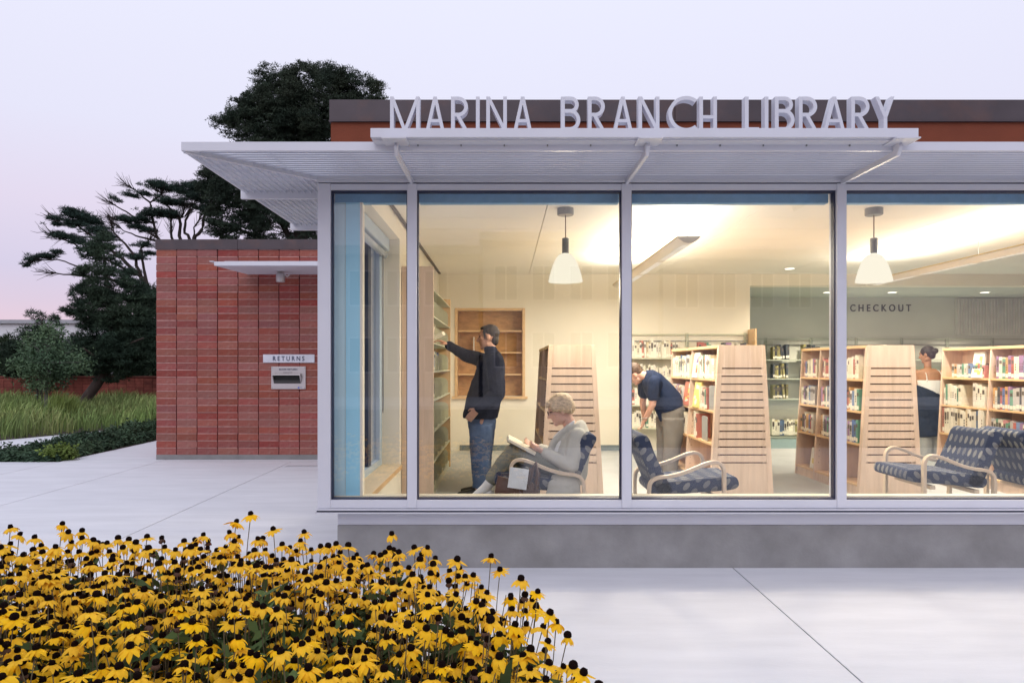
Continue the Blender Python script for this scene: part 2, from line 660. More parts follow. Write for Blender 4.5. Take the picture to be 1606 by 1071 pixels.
# ------------------------------------------------------------------ glazed bay (window wall)
Y0 = 4.845
XL = -1.326
XR = 8.6
ZB, ZT = .454, 2.757
ww = thing('window_wall', (3.6, Y0, 0), 'long silver framed glass front of the library showing the lit reading room', 'window wall')
MUL = [-.656, .869, 2.396, 3.922, 5.449, 6.975]
BX('corner_post', ALU, ww, XL, XL + .091, Y0, Y0 + .12, ZB, ZT + .003, bevel=.003)
edges = [XL + .091]
for m in MUL:
    BX('mullion', ALU, ww, m - .034, m + .034, Y0 - .002, Y0 + .12, ZB + .002, ZT + .001, bevel=.003)
    edges += [m - .034, m + .034]
edges.append(XR)
for i in range(0, len(edges), 2):
    a, b = edges[i], edges[i + 1]
    BX('bottom_rail', ALU, ww, a, b, Y0 + .004, Y0 + .12, ZB + .001, .513, bevel=.002)
    BX('top_rail', ALU, ww, a, b, Y0 + .004, Y0 + .12, 2.715, ZT, bevel=.002)
    g = MB()
    e = .008
    for q in ((a, a + e, .513, 2.715), (b - e, b, .513, 2.715), (a + e, b - e, .513, .513 + e), (a + e, b - e, 2.715 - e * 1.4, 2.715)):
        g.box(q[0], q[1], Y0 + .026, Y0 + .080, q[2], q[3])
    g.build('gasket', GASKET, ww)
    MB().box(a + e - .004, b - e + .004, Y0 + .045, Y0 + .053, .513 + e - .004, 2.715 - e + .002).build('pane', GLASS, ww)
    MB().box(a, b, Y0 + .121, Y0 + .19, 2.648, 2.722).build('roller_shade', VALANCE, ww, bevel=.008)
    BX('shade_track', pm('pale_track', (.75, .76, .72), .4), ww, a, b, Y0 + .118, Y0 + .20, 2.738, 2.75)
BX('window_stool', pm('cream_ledge', (.80, .74, .58), .5), ww, XL + .1, XR, Y0 + .121, Y0 + .20, .49, .522)
BX('drip_edge', ALU2, ww, XL - .012, XR, Y0 - .022, Y0 + .10, .4435, .4525)
BX('drip_groove', GASKET, ww, XL - .004, XR, Y0 - .006, Y0 + .09, .430, .4433)
BX('drip_lip', ALU2, ww, XL - .012, XR, Y0 - .022, Y0 + .10, .4215, .4298)
BX('head_groove', GASKET, ww, XL + .004, XR, Y0 + .012, Y0 + .11, ZT + .002, 2.766)
BX('head_flashing', ALU2, ww, XL - .004, XR, Y0 - .006, Y0 + .12, 2.7665, 2.795, bevel=.003)

# soffit panel and plinth set back under the bay
YP = 4.958
panel = BX('apron_panel', ALU, None, XL + .113, XR, YP + .012, YP + .05, .310, .4214)
tag(panel, 'pale metal panel under the glass front, above the dark plinth', 'panel')
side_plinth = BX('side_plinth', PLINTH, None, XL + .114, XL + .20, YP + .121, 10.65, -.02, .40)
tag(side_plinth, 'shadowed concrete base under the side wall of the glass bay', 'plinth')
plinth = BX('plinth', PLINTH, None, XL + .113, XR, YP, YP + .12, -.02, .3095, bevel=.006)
tag(plinth, 'dark stained concrete plinth carrying the glass front', 'plinth')

# roof parapet behind the sign
para = thing('roof_parapet', (3.6, YP, 2.8), 'terracotta parapet under a dark metal coping, behind the big sign letters', 'parapet')
BX('stucco_wall', STUCCO, para, XL + .066, XR, YP, YP + .22, 2.797, 3.241)
for k, (a, b) in enumerate(((XL + .058, 1.235), (1.238, 3.93), (3.933, XR))):
    BX('coping_panel', COPING, para, a, b, YP - .014, YP + .235, 3.241, 3.392, bevel=.003)
BX('coping_drip', COPING, para, XL + .056, XR, YP - .022, YP + .235, 3.232, 3.2405)
BX('roof_slab', pm('roof_felt', (.12, .12, .12), .9), para, XL + .07, 10.9, YP + .225, 12.9, 2.93, 3.15)

# ------------------------------------------------------------------ louvred sun canopy round the corner
EV = .66
YF = Y0 - .645
XO = XL - EV
ZC0, ZC1 = 2.786, 2.841
cn = thing('sun_canopy', (3.6, YF, 2.8), 'white louvred sun canopy along the head of the glass front, wrapping the corner', 'canopy')
BX('front_fascia', ALU, cn, XO, XR, YF - .006, YF + .012, ZC0 - .001, ZC1, bevel=.002)
BX('side_fascia', ALU, cn, XO, XO + .014, YF + .013, 6.47, ZC0, ZC1 - .002, bevel=.002)
NS = 13
for i in range(NS):
    f = (i + .5) / NS
    yc = YF + .022 + f * (Y0 - YF - .03)
    xl = XO + .03 + f * EV * 1.0
    w = .0262
    # tilted blade with a turned-down lip
    def blade(c, sg_):
        if sg_ < 0:                  # side bank: narrower blades with a deeper lip
            v = .0236
            return [(c - v, ZC0 + .000), (c - v + .003, ZC0 + .000), (c - v + .003, ZC0 + .015), (c + v, ZC0 + .031), (c + v, ZC0 + .0335), (c - v, ZC0 + .0175)]
        return [(c - w, ZC0 + .006), (c - w + .0022, ZC0 + .006), (c - w + .0022, ZC0 + .013), (c + w, ZC0 + .033), (c + w, ZC0 + .0355), (c - w, ZC0 + .0155)]
    def mitre(poly, ax, end):
        m = MB()
        v0, v1 = [], []
        for (q, z) in poly:
            if ax == 'x':
                v0.append((XO + .018 + (q - YF) * 1.023, q, z)); v1.append((end, q, z))
            else:
                v0.append((q, YF + .014 + (q - XO) / 1.023, z)); v1.append((q, end, z))
        k_ = len(poly)
        fs = [tuple(range(k_)), tuple(range(2 * k_ - 1, k_ - 1, -1))] + [(j, j + k_, (j + 1) % k_ + k_, (j + 1) % k_) for j in range(k_)]
        return m.add(v0 + v1, fs)
    mitre(blade(yc, 1), 'x', XR).build('slat', SLAT, cn)
    xc = XO + .022 + f * (EV - .03)
    mitre(blade(xc, -1), 'y', 6.44).build('slat', SLAT, cn)
BX('rear_ledger', ALU2, cn, XL + .002, XR, Y0 - .018, Y0 - .008, ZC0 - .004, ZC0 + .05)
# hip rail on the diagonal
hp = MB()
a, b = Vector((XO + .01, YF + .012, 0)), Vector((XL - .004, Y0 - .004, 0))
dd = (b - a).normalized()
nn = Vector((-dd.y, dd.x, 0)) * .012
hp.prism([(p.x, p.y) for p in (a - nn, b - nn, b + nn, a + nn)], 'z', ZC0 - .008, ZC0 + .05)
hp.build('hip_rail', ALU2, cn)
# tie rods threaded through the side louvres
for k in range(14):
    y = 4.40 + k * .145
    xs = XO + .02 + max(0, min(1, 0)) * EV
    xe = min(XL - .01, XO + .02 + max(0.0, (y - YF)) * 1.02)
    MB().tube([(xs, y, ZC0 + .012), (xe, y, ZC0 + .012)], .0022, 6).build('tie_rod', ALU, cn)
for k in range(20):
    x = XO + .5 + k * .5
    MB().tube([(x, YF + .015, ZC0 + .043), (x, Y0 - .01, ZC0 + .043)], .0045, 6).build('tie_rod', GREYM, cn)
for yb in (5.245, 6.455):
    MB().prism([(XO - .035, ZC1 - .004), (XO - .035, ZC0 - .042), (XL, ZC0 - .042), (XL, ZC1 - .004)], 'y', yb - .014, yb + .014).build('support_arm', ALU2, cn, bevel=.002)

# ------------------------------------------------------------------ library sign
YB = 4.087
sg = thing('library_sign', (.84, YB, 2.83), 'white upright letters MARINA BRANCH LIBRARY standing on a steel beam above the canopy', 'sign')
LET = ALU
BX('sign_beam', ALU, sg, -.802, 2.481, YB, YB + .16, 2.832, 2.888, bevel=.003)
BX('sign_beam_step', ALU2, sg, -.79, 2.47, YB + .03, YB + .15, 2.822, 2.8318)
for k in range(12):
    x = -.53 + k * .265
    if all(abs(x - m) > .1 for m in MUL):
        BX('weep_bolt', GREYM, sg, x - .004, x + .004, YB + .10, YB + .108, 2.812, 2.822)
for m in MUL[:3]:
    br = MB()
    br.prism([(Y0 - .005, 2.752), (Y0 - .005, 2.782), (YF - .01, ZC0 - .008), (YF - .01, 2.822), (YB + .05, 2.822), (YB + .03, 2.79), (YF - .05, ZC0 - .045)], 'x', m - .011, m + .011)
    br.build('bracket', ALU2, sg, bevel=.0015)
    BX('bracket_plate', ALU2, sg, m - .072, m + .072, YB - .045, YB + .155, 2.8125, 2.8215, bevel=.001)


def letter(ch, x0, x1):
    """upright letter from straight strokes and arcs; x in metres, base and top fixed; depth runs away from the street"""
    mb = MB()
    zb, zt = 2.8885, 3.097
    H = zt - zb
    w = .0222
    yf, yb = YB + .055, YB + .112
    k = [0]

    def st(p, q, wd=w, cut=True):
        """stroke whose ends are cut level"""
        k[0] += 1
        o = .0007 * k[0]
        (ax, az), (bx, bz) = p, q
        if abs(bz - az) > abs(bx - ax):
            s = wd * math.hypot(bx - ax, bz - az) / abs(bz - az) / 2
            poly = [(ax - s, az), (ax + s, az), (bx + s, bz), (bx - s, bz)]
        else:
            poly = [(ax, az - wd / 2), (bx, bz - wd / 2), (bx, bz + wd / 2), (ax, az + wd / 2)]
        mb.prism(poly, 'y', yf - o, yb - o)

    def arc(cx, cz, rx, rz, a0, a1, n=22):
        k[0] += 1
        o = .0007 * k[0]
        inn, out = [], []
        for i in range(n + 1):
            t = R(a0 + (a1 - a0) * i / n)
            out.append((cx + rx * math.cos(t), cz + rz * math.sin(t)))
            inn.append((cx + (rx - w) * math.cos(t), cz + (rz - w) * math.sin(t)))
        for i in range(n):
            poly = [inn[i], inn[i + 1], out[i + 1], out[i]]
            mb.prism(poly, 'y', yf - o, yb - o)
    h = w / 2
    if ch == 'M':
        st((x0 + h, zb), (x0 + h, zt)); st((x1 - h, zb), (x1 - h, zt))
        xm = (x0 + x1) / 2
        st((x0 + h, zt), (xm, zb), w * .9); st((x1 - h, zt), (xm, zb), w * .9)
    elif ch == 'A':
        xm = (x0 + x1) / 2
        st((x0 + h, zb), (xm, zt), w * .92); st((x1 - h, zb), (xm, zt), w * .92)
        st((x0 + (xm - x0) * .42, zb + H * .30), (x1 - (xm - x0) * .42, zb + H * .30), w * .85)
    elif ch == 'I':
        st((x0 + h, zb), (x0 + h, zt))
    elif ch == 'N':
        st((x0 + h, zb), (x0 + h, zt)); st((x1 - h, zb), (x1 - h, zt))
        st((x0 + h, zt), (x1 - h, zb), w * .9)
    elif ch == 'H':
        st((x0 + h, zb), (x0 + h, zt)); st((x1 - h, zb), (x1 - h, zt))
        st((x0 + w, zb + H * .41), (x1 - w, zb + H * .41), w * .9)
    elif ch == 'L':
        st((x0 + h, zb), (x0 + h, zt))
        st((x0 + w, zb + h), (x0 + .085, zb + h))
    elif ch in 'RB':
        st((x0 + h, zb), (x0 + h, zt))
        zc = zb + H * (.42 if ch == 'R' else .53)
        rz = (zt - zc) / 2
        wd = x1 - x0 if ch == 'R' else (x1 - x0) * .92
        rx = min(rz, wd - w * 1.2)
        cx = x0 + wd - rx
        arc(cx, zc + rz, rx, rz, -90, 90)
        st((x0 + w, zt - h), (cx, zt - h)); st((x0 + w, zc + h), (cx, zc + h))
        if ch == 'R':
            st((cx - .004, zc + h), (x1 - h + .002, zb), w * .92)
        else:
            r2 = (zc + w - zb) / 2
            rx = min(r2, x1 - x0 - w * 1.2)
            cx = x1 - rx
            arc(cx, zb + r2, rx, r2, -90, 90)
            st((x0 + w, zb + h), (cx, zb + h))
    elif ch == 'C':
        r = H / 2 + .004
        arc(x0 + r, zb + H / 2, r, r, 52, 308, 40)
    elif ch == 'Y':
        xm = (x0 + x1) / 2 + .004
        zm = zb + H * .42
        st((xm, zb), (xm, zm)); st((xm, zm - .004), (x0 + h, zt), w * .92); st((xm, zm - .004), (x1 - h, zt), w * .92)
    return mb.build('letter', LET, sg)


LX = (791, 258.2)
for ch, a, b in (('M', 612, 658.5), ('A', 667.5, 697.5), ('R', 707.5, 734), ('I', 746.5, 752.5), ('N', 762.7, 795), ('A', 805, 834.5),
                 ('B', 880, 910), ('R', 922, 948.5), ('A', 961.5, 992), ('N', 1001, 1034), ('C', 1048, 1090), ('H', 1096.5, 1124),
                 ('L', 1168, 1176), ('I', 1199, 1206), ('B', 1215, 1245.5), ('R', 1252.5, 1281), ('A', 1291, 1325), ('R', 1334.5, 1363), ('Y', 1372, 1402)):
    letter(ch, (a - LX[0]) / LX[1], (b - LX[0]) / LX[1])

# ------------------------------------------------------------------ brick wing with the book return
YW = 10.66
bw = thing('brick_building', (-3.4, YW, 0), 'low red brick wing of stacked bricks holding the book return slot', 'building')
BXL, BXR = -5.43, -1.34
BX('wall_core', MORTAR, bw, BXL + .012, BXR, YW + .014, YW + .30, 0, 3.272)
BX('footing', PLINTH2, bw, BXL - .004, BXR, YW - .008, YW + .012, -.01, .078, bevel=.003)
CW, CH = .3197, .1103
bm_ = MB().box(0, CW - .010, 0, .05, 0, CH - .0135).mesh('brick', BRICK)
ncol = 9
for c in range(ncol):
    for r in range(29):
        o = link('brick', bm_, bw)
        jx, jz = random.uniform(-.002, .002), random.uniform(-.002, .002)
        o.location = (BXL + c * CW + jx, YW - .006 + random.uniform(-.004, .003), .080 + r * CH + jz)
        o.scale = (random.uniform(.985, 1.01), 1, random.uniform(.975, 1.01))
        o.matrix_parent_inverse = wmat(bw).inverted()
bed = MB()
for r in range(30):
    z = .080 + r * CH - .0135
    for c in range(ncol):
        bed.box(BXL + c * CW + .004, BXL + c * CW + CW - .017, YW - .004, YW + .012, z + .0005, z + .013)
tag(bed.build('bed_joint', MORTAR_L, bw), kind='stuff')
rest = MB()
for c in range(ncol, 13):
    for r in range(29):
        x = BXL + c * CW
        rest.box(x, min(x + CW - .010, BXR), YW - .006 + random.uniform(-.004, .003), YW + .012, .080 + r * CH, .080 + r * CH + CH - .009)
tag(rest.build('brickwork', pm('red_brick_joined', (.285, .067, .046), .9, 0, .24, 36, .6, 120, island=.16, col2=(.34, .155, .12), c2scale=8, c2lo=.54, c2hi=.85), bw), kind='stuff')
for a, b in ((BXL - .012, -4.16), (-4.157, -2.6), (-2.597, BXR)):
    BX('coping_panel', COPING, bw, a, b, YW - .022, YW + .40, 3.274, 3.432, bevel=.003)
BX('wing_body', pm('wing_brick', (.33, .08, .055), .9), bw, BXL + .012, BXR, YW + .301, 18, 0, 3.272)

# little entrance roof over the returns slot
er = thing('entrance_canopy', (-2.6, YW, 2.9), 'thin pale steel canopy projecting over the book return, with pointed end', 'canopy')
ZE = EYE + 1.418
MB().prism([(-4.12, 9.755), (-1.4, 9.755), (-1.4, YW - .007), (-4.0, YW - .007)], 'z', ZE, ZE + .012).build('soffit', SLAT, er)
BX('front_edge', ALU, er, -4.14, -1.4, 9.735, 9.753, ZE + .004, ZE + .062, bevel=.002)
MB().prism([(-4.12, 9.76), (-4.13, 9.76), (-4.02, YW - .007), (-4.0, YW - .007)], 'z', ZE + .0125, ZE + .062).build('end_plate', ALU, er)
BX('tip_plate', ALU2, er, -4.20, -4.141, 9.72, 9.90, ZE + .058, ZE + .068)
BX('roof_sheet', ALU2, er, -4.0, -1.4, 9.76, YW - .007, ZE + .064, ZE + .072)

sp = thing('spotlight', (-3.34, 10.3, ZE), 'small grey cylindrical spotlight under the entrance canopy', 'spotlight')
p = at(440, 436, 10.3)
MB().cyl((p.x, p.y, ZE - .012), .055, .012, 16).build('mount', STEEL, sp)
MB().lathe([(.062, -.135), (.066, -.13), (.066, -.02), (.045, 0)], (p.x, p.y, ZE - .025), 20).build('lamp_head', STEEL, sp, smooth=True)
MB().cyl((p.x, p.y, ZE - .160), .06, .004, 20).build('lens', pm('frosted_lens', (.5, .5, .5), .4), sp)
MB().tube([(p.x + .05, p.y, ZE - .05), (p.x + .10, p.y, ZE - .075), (p.x + .14, p.y - .02, ZE - .055)], .012, 8).build('swivel_arm', STEEL, sp)

rs = thing('returns_sign', (-3.35, YW, 1.55), 'pale plate lettered RETURNS above the book slot', 'sign')
BX('plate', pm('pale_plate', (.62, .63, .70), .5), rs, -3.757, -2.957, YW - .032, YW - .012, 1.512, 1.640, bevel=.003)
text_obj('lettering', 'RETURNS', NAVY, rs, -3.602, -3.112, YW - .0325, 1.540, 1.612, .004, 1.55, .012)

bk = thing('book_return', (-3.37, YW, 1.2), 'stainless plate with a hooded book return slot on the brick wall', 'book return')
BX('plate', STEEL, bk, -3.631, -3.094, YW - .030, YW - .012, 1.100, 1.452, bevel=.004)
text_obj('lettering', 'BOOK RETURN', NAVY, bk, -3.505, -3.225, YW - .0305, 1.394, 1.420, .003, 1.0, .012)
BX('slot', pm('black_slot', (.01, .01, .01), .7), bk, -3.585, -3.170, YW - .0335, YW - .0305, 1.190, 1.318)
MB().prism([(YW - .034, 1.345), (YW - .11, 1.330), (YW - .112, 1.318), (YW - .034, 1.328)], 'x', -3.595, -3.160).build('hood', STEEL, bk)
for a in (-3.597, -3.170):
    MB().prism([(YW - .034, 1.327), (YW - .108, 1.318), (YW - .034, 1.195)], 'x', a, a + .012).build('hood_cheek', STEEL, bk)
sp_ = MB()
for k in range(6):
    sp_.box(-3.44 + k * .024, -3.424 + k * .024, YW - .0325, YW - .0303, 1.355, 1.363)
tag(sp_.build('small_print', NAVY, bk), kind='stuff')
BX('flap', pm('slot_flap', (.03, .03, .03), .5), bk, -3.583, -3.172, YW - .05, YW - .036, 1.20, 1.238)
BX('logo', pm('logo_blue', (.04, .09, .5), .5), bk, -3.215, -3.190, YW - .0315, YW - .0302, 1.112, 1.134)
BX('logo', pm('logo_grey', (.35, .38, .5), .5), bk, -3.180, -3.148, YW - .0315, YW - .0302, 1.115, 1.132)
for sx in (-3.615, -3.110):
    for sz in (1.116, 1.436):
        MB().tube([(sx, YW - .0300, sz), (sx, YW - .034, sz)], .006, 8).build('screw', GREYM, bk)
# floor drain in front of the wing
dr = thing('floor_drain', (-2.85, 10.0, 0), 'small dark slotted drain set in the paving below the returns sign', 'drain')
BX('drain_frame', CONC, dr, -3.2, -2.5, 9.85, 10.05, .001, .005)
for k in range(3):
    BX('drain_slot', GREYM, dr, -3.18, -2.52, 9.875 + k * .06, 9.886 + k * .06, .0052, .0065)

# ================================================================== INSIDE THE LIBRARY
ZF = .138
ZCEIL = 2.898
YBK = 10.70
YDP = 12.60
FL = struct(BX('floor', FLOORM, None, XL + .12, 10.5, Y0 + .2, YBK + .25, .10, ZF))
struct(BX('deep_floor', CARPET, None, 3.85, 10.5, YBK + .251, YDP, .10, ZF))

ceil = struct(BX('ceiling', CEILGAP, None, XL + .02, 10.6, Y0 + .115, YBK + .2, ZCEIL + .022, 2.928))
gx = [-1.03, .385, 2.35, 4.31, 6.27, 8.23, 10.5]
gy = [4.972 + k * .545 for k in range(12)]
for i in range(len(gx) - 1):
    for j in range(len(gy) - 1):
        y1 = min(gy[j + 1], YBK)
        if gy[j] >= YBK:
            continue
        BX('ceiling_panel', CEIL, ceil, gx[i] + .004, gx[i + 1] - .004, gy[j] + .0025, y1 - .0025, ZCEIL, ZCEIL + .02)

# left wall with the side window, back wall with the recess, header, deep bay
lw = MB()
lw.box(XL + .01, -1.03, 4.972, 5.03, .42, 2.92)                        # near jamb
lw.box(XL + .01, -1.03, 5.03, 6.72, .42, .470)
lw.box(XL + .205, -1.03, 4.98, YBK, ZF, .4195)
lw.box(XL + .01, -1.03, 5.03, 6.72, 2.708, 2.92)
lw.box(XL + .01, -1.03, 6.72, YBK, .42, 2.92)
struct(lw.build('side_wall', CREAM))
NX0, NX1, NZ0, NZ1 = -.745, .295, .985, 2.335
bk_ = MB()
bk_.box(XL + .01, NX0, YBK, YBK + .25, ZF, 2.92)
bk_.box(NX1, 3.85, YBK, YBK + .25, ZF, 2.92)
bk_.box(NX0, NX1, YBK, YBK + .25, ZF, NZ0)
bk_.box(NX0, NX1, YBK, YBK + .25, NZ1, 2.92)
bk_.box(3.85, 10.5, YBK, YBK + .25, 2.718, 2.92)
struct(bk_.build('back_wall', CREAM))
struct(BX('skirting', pm('teal_skirting', (.16, .20, .22), .6), None, -.70, 1.85, YBK - .012, YBK - .001, ZF, ZF + .085))
dw = MB()
dw.box(3.70, 10.5, YDP, YDP + .1, ZF, 2.90)
dw.box(3.70, 3.85, YBK + .251, YDP, ZF, 2.90)
struct(dw.build('deep_wall', GREYW))
struct(BX('deep_ceiling', GREYW, None, 3.86, 10.5, YBK + .252, YDP - .001, 2.722, 2.75))
struct(BX('end_wall', CREAM, None, 10.501, 10.6, Y0 + .2, YDP + .1, ZF, 2.92))
struct(BX('side_return', CREAM, None, XR - .02, XR + .1, Y0 + .0, Y0 + .2, 0, 2.7))
struct(BX('front_return_wall', STUCCO, None, XR + .101, 10.6, Y0 + .05, Y0 + .199, 0, 2.93))

# siding reflection in the glass, built as solid ribs on the deep wall
rb = thing('siding_reflection', (9.3, YDP, 1.2), 'siding reflection built as fine vertical ribs on the deep wall, right of the CHECKOUT letters', 'wall panel')
BX('reflection_backing', GREYW, rb, 8.32, 10.3, YDP - .03, YDP - .002, 2.02, 2.70)
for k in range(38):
    BX('reflection_rib', pm('reflection_grey', (.62, .62, .59), .6), rb, 8.34 + k * .051, 8.34 + k * .051 + .022, YDP - .05, YDP - .0305, 2.03, 2.69)

# blue wall end behind the first pane
wp = thing('wall_panel', (-1.14, 4.95, 1.6), 'tall sky blue panel closing the wall end behind the narrow corner pane', 'panel')
BX('wide_strip', BLUEPANEL, wp, -1.155, -1.050, 4.966, 4.971, .523, 2.652)
BX('narrow_strip', BLUEPANEL2, wp, -1.236, -1.159, 4.966, 4.9705, .523, 2.652)
BX('edge_strip', CREAM, wp, -1.049, -1.030, 4.960, 4.9712, .523, 2.652)

# side window in the left wall
sw = thing('side_window', (-1.2, 5.9, .49), 'tall blue framed window in the side wall beside the corner, with a raised blind', 'window')
WFR = pm('blue_grey_frame', (.40, .50, .60), .45, 0, .04, 3)
BX('sill', pm('maple_sill', (.72, .60, .42), .4, 0, .06, 5), sw, -1.24, -1.012, 5.03, 6.725, .4705, .496, bevel=.003)
BX('sill_nosing', MAPLE_H, sw, -1.0118, -1.004, 5.03, 6.725, .455, .495)
BX('bottom_frame', WFR, sw, -1.262, -1.205, 5.031, 6.719, .4965, .56)
BX('top_frame', WFR, sw, -1.262, -1.205, 5.031, 6.719, 2.645, 2.7075)
for y in (5.031, 6.60):
    BX('jamb_frame', WFR, sw, -1.262, -1.205, y, y + .118, .5605, 2.6445)
BX('glass_reflection_strip', pm('reflection_dark_blue', (.015, .03, .07), .4), sw, -1.262, -1.215, 6.10, 6.22, .5605, 2.6445)  # added dark strip standing in for the reflection on the side glass
for a, b in ((5.15, 6.10), (6.22, 6.60)):
    MB().box(-1.245, -1.239, a, b, .5605, 2.6445).build('pane', GLASS, sw)
BX('blind_box', WFR, sw, -1.2045, -1.12, 5.04, 6.66, 2.58, 2.70, bevel=.01)
MB().rings([[(-1.165 + .032 * math.cos(t), y, 2.54 + .032 * math.sin(t)) for t in [2 * math.pi * k / 14 for k in range(14)]] for y in (5.05, 6.65)]).build('blind_roll', pm('blind_cloth', (.40, .46, .52), .8), sw, smooth=True)
for y in (5.35, 6.45):
    lp = [(-1.15, y, 2.54), (-1.15, y, 1.05), (-1.15, y + .02, 1.02), (-1.15, y + .04, 1.05), (-1.15, y + .04, 2.54)]
    MB().tube(lp, .004, 6).build('cord_loop', GREYM, sw)
BX('ceiling_track', pm('track_dark', (.10, .09, .08), .6), None, -1.02, -.985, 5.0, 10.6, ZCEIL - .012, ZCEIL - .001)
tag(S.objects['ceiling_track'], 'thin dark ceiling track running along the side wall', 'track')

# recessed bookcase in the back wall
rc = thing('recessed_bookcase', (-.22, YBK, .98), 'nearly empty wood framed bookcase recessed in the back wall behind the standing man', 'bookcase')
BX('back_panel', PLY, rc, NX0, NX1, YBK + .235, YBK + .249, NZ0, NZ1)
for a in (NX0, NX1 - .018):
    BX('side_panel', PLY, rc, a + .0005, a + .0175, YBK + .02, YBK + .234, NZ0, NZ1)
for z in (1.325, 1.668, 2.008):
    BX('shelf', MAPLE_H, rc, NX0 + .018, NX1 - .018, YBK + .015, YBK + .234, z - .011, z + .011)
for q in ((NX0 - .03, NX0 + .012, NZ0, NZ1 + .03), (NX1 - .012, NX1 + .03, NZ0, NZ1 + .03)):
    BX('frame_stile', MAPLE_H, rc, q[0], q[1], YBK - .02, YBK - .001, q[2], q[3], bevel=.003)
BX('frame_head', MAPLE_H, rc, NX0 + .0125, NX1 - .0125, YBK - .019, YBK - .001, NZ1 - .012, NZ1 + .029, bevel=.003)
BX('ledge', MAPLE_H, rc, NX0 - .07, NX1 + .07, YBK - .06, YBK + .014, NZ0 - .04, NZ0 - .001, bevel=.004)
bsup = MB().box(-.49, -.475, YBK + .08, YBK + .2, 1.68, 1.92).build('book', pm('white_book', (.75, .72, .65), .6))
tag(bsup, 'single white book standing in the recessed bookcase by the man', 'book')

# CHECKOUT lettering on the deep wall
ck = text_obj('lettering', 'CHECKOUT', pm('slate_letters', (.05, .06, .075), .5), None, 6.38, 7.50, YDP - .003, 2.462, 2.592, .012, 1.6, .012)
tag(ck, 'dark spaced letters CHECKOUT on the dim wall beyond the bookcases', 'lettering')
ck.name = 'checkout_lettering'

# ------------------------------------------------------------------ lamps
WARM = (1.0, .86, .64)


def lamp(name, kind, loc, energy, color, parent=None, size=None, size_y=None, rot=None, spot=None):
    d = bpy.data.lights.new(name, kind)
    d.energy = energy
    d.color = color
    if kind == 'AREA':
        d.shape = 'RECTANGLE'
        d.size, d.size_y = size, size_y
    elif size:
        d.shadow_soft_size = size
    if kind == 'SPOT':
        d.spot_size = spot
        d.spot_blend = .6
    o = bpy.data.objects.new(name, d)
    COL.objects.link(o)
    o.location = loc
    if rot:
        o.rotation_euler = rot
    if parent is not None:
        o.parent = parent
        o.matrix_parent_inverse = wmat(parent).inverted()
    return o


SHADE = emat('lit_opal_glass', (1.0, .93, .74), 1.06)
BULBG = emat('lit_bulb_core', (1.0, .97, .90), 2.2)


def pendant(x, y, label):
    t = thing('pendant_lamp', (x, y, ZCEIL), label, 'lamp', 'bell pendants in the front of the reading room')
    MB().lathe([(.0, -.062), (.070, -.062), (.076, -.056), (.076, 0)], (0, 0, -.001), 28).build('ceiling_rose', GREYM, t, smooth=False, loc=(0, 0, 0))
    MB().tube([(0, 0, -.06), (0, 0, -.28)], .005, 8).build('cord', pm('cord_brown', (.16, .09, .06), .6), t, loc=(0, 0, 0))
    MB().lathe([(.0, -.272), (.030, -.272), (.032, -.28), (.032, -.405), (.028, -.412), (0, -.412)], (0, 0, 0), 22).build('socket', GREYM, t, loc=(0, 0, 0))
    prof = [(.034, -.412), (.060, -.425), (.086, -.455), (.110, -.505), (.131, -.565), (.146, -.62), (.156, -.668), (.153, -.668), (.142, -.618), (.127, -.563), (.106, -.505), (.082, -.457), (.056, -.428), (.03, -.415)]
    MB().lathe(prof, (0, 0, 0), 36).build('shade', SHADE, t, smooth=True, loc=(0, 0, 0))
    MB().ell((0, 0, -.50), (.034, .034, .05), seg=14, nr=8).build('bulb', BULBG, t, smooth=True, loc=(0, 0, 0))
    lamp('pendant_light', 'POINT', (x, y, 2.20), 52, WARM, None, size=.10)
    return t


pendant(.558, 6.225, 'grey and white bell pendant above the seated reading woman')
pendant(3.37, 6.225, 'grey and white bell pendant in front of the CHECKOUT wall')

TROUGH = pm('perforated_trough', (.62, .59, .53), .45, 0, .04, 3)


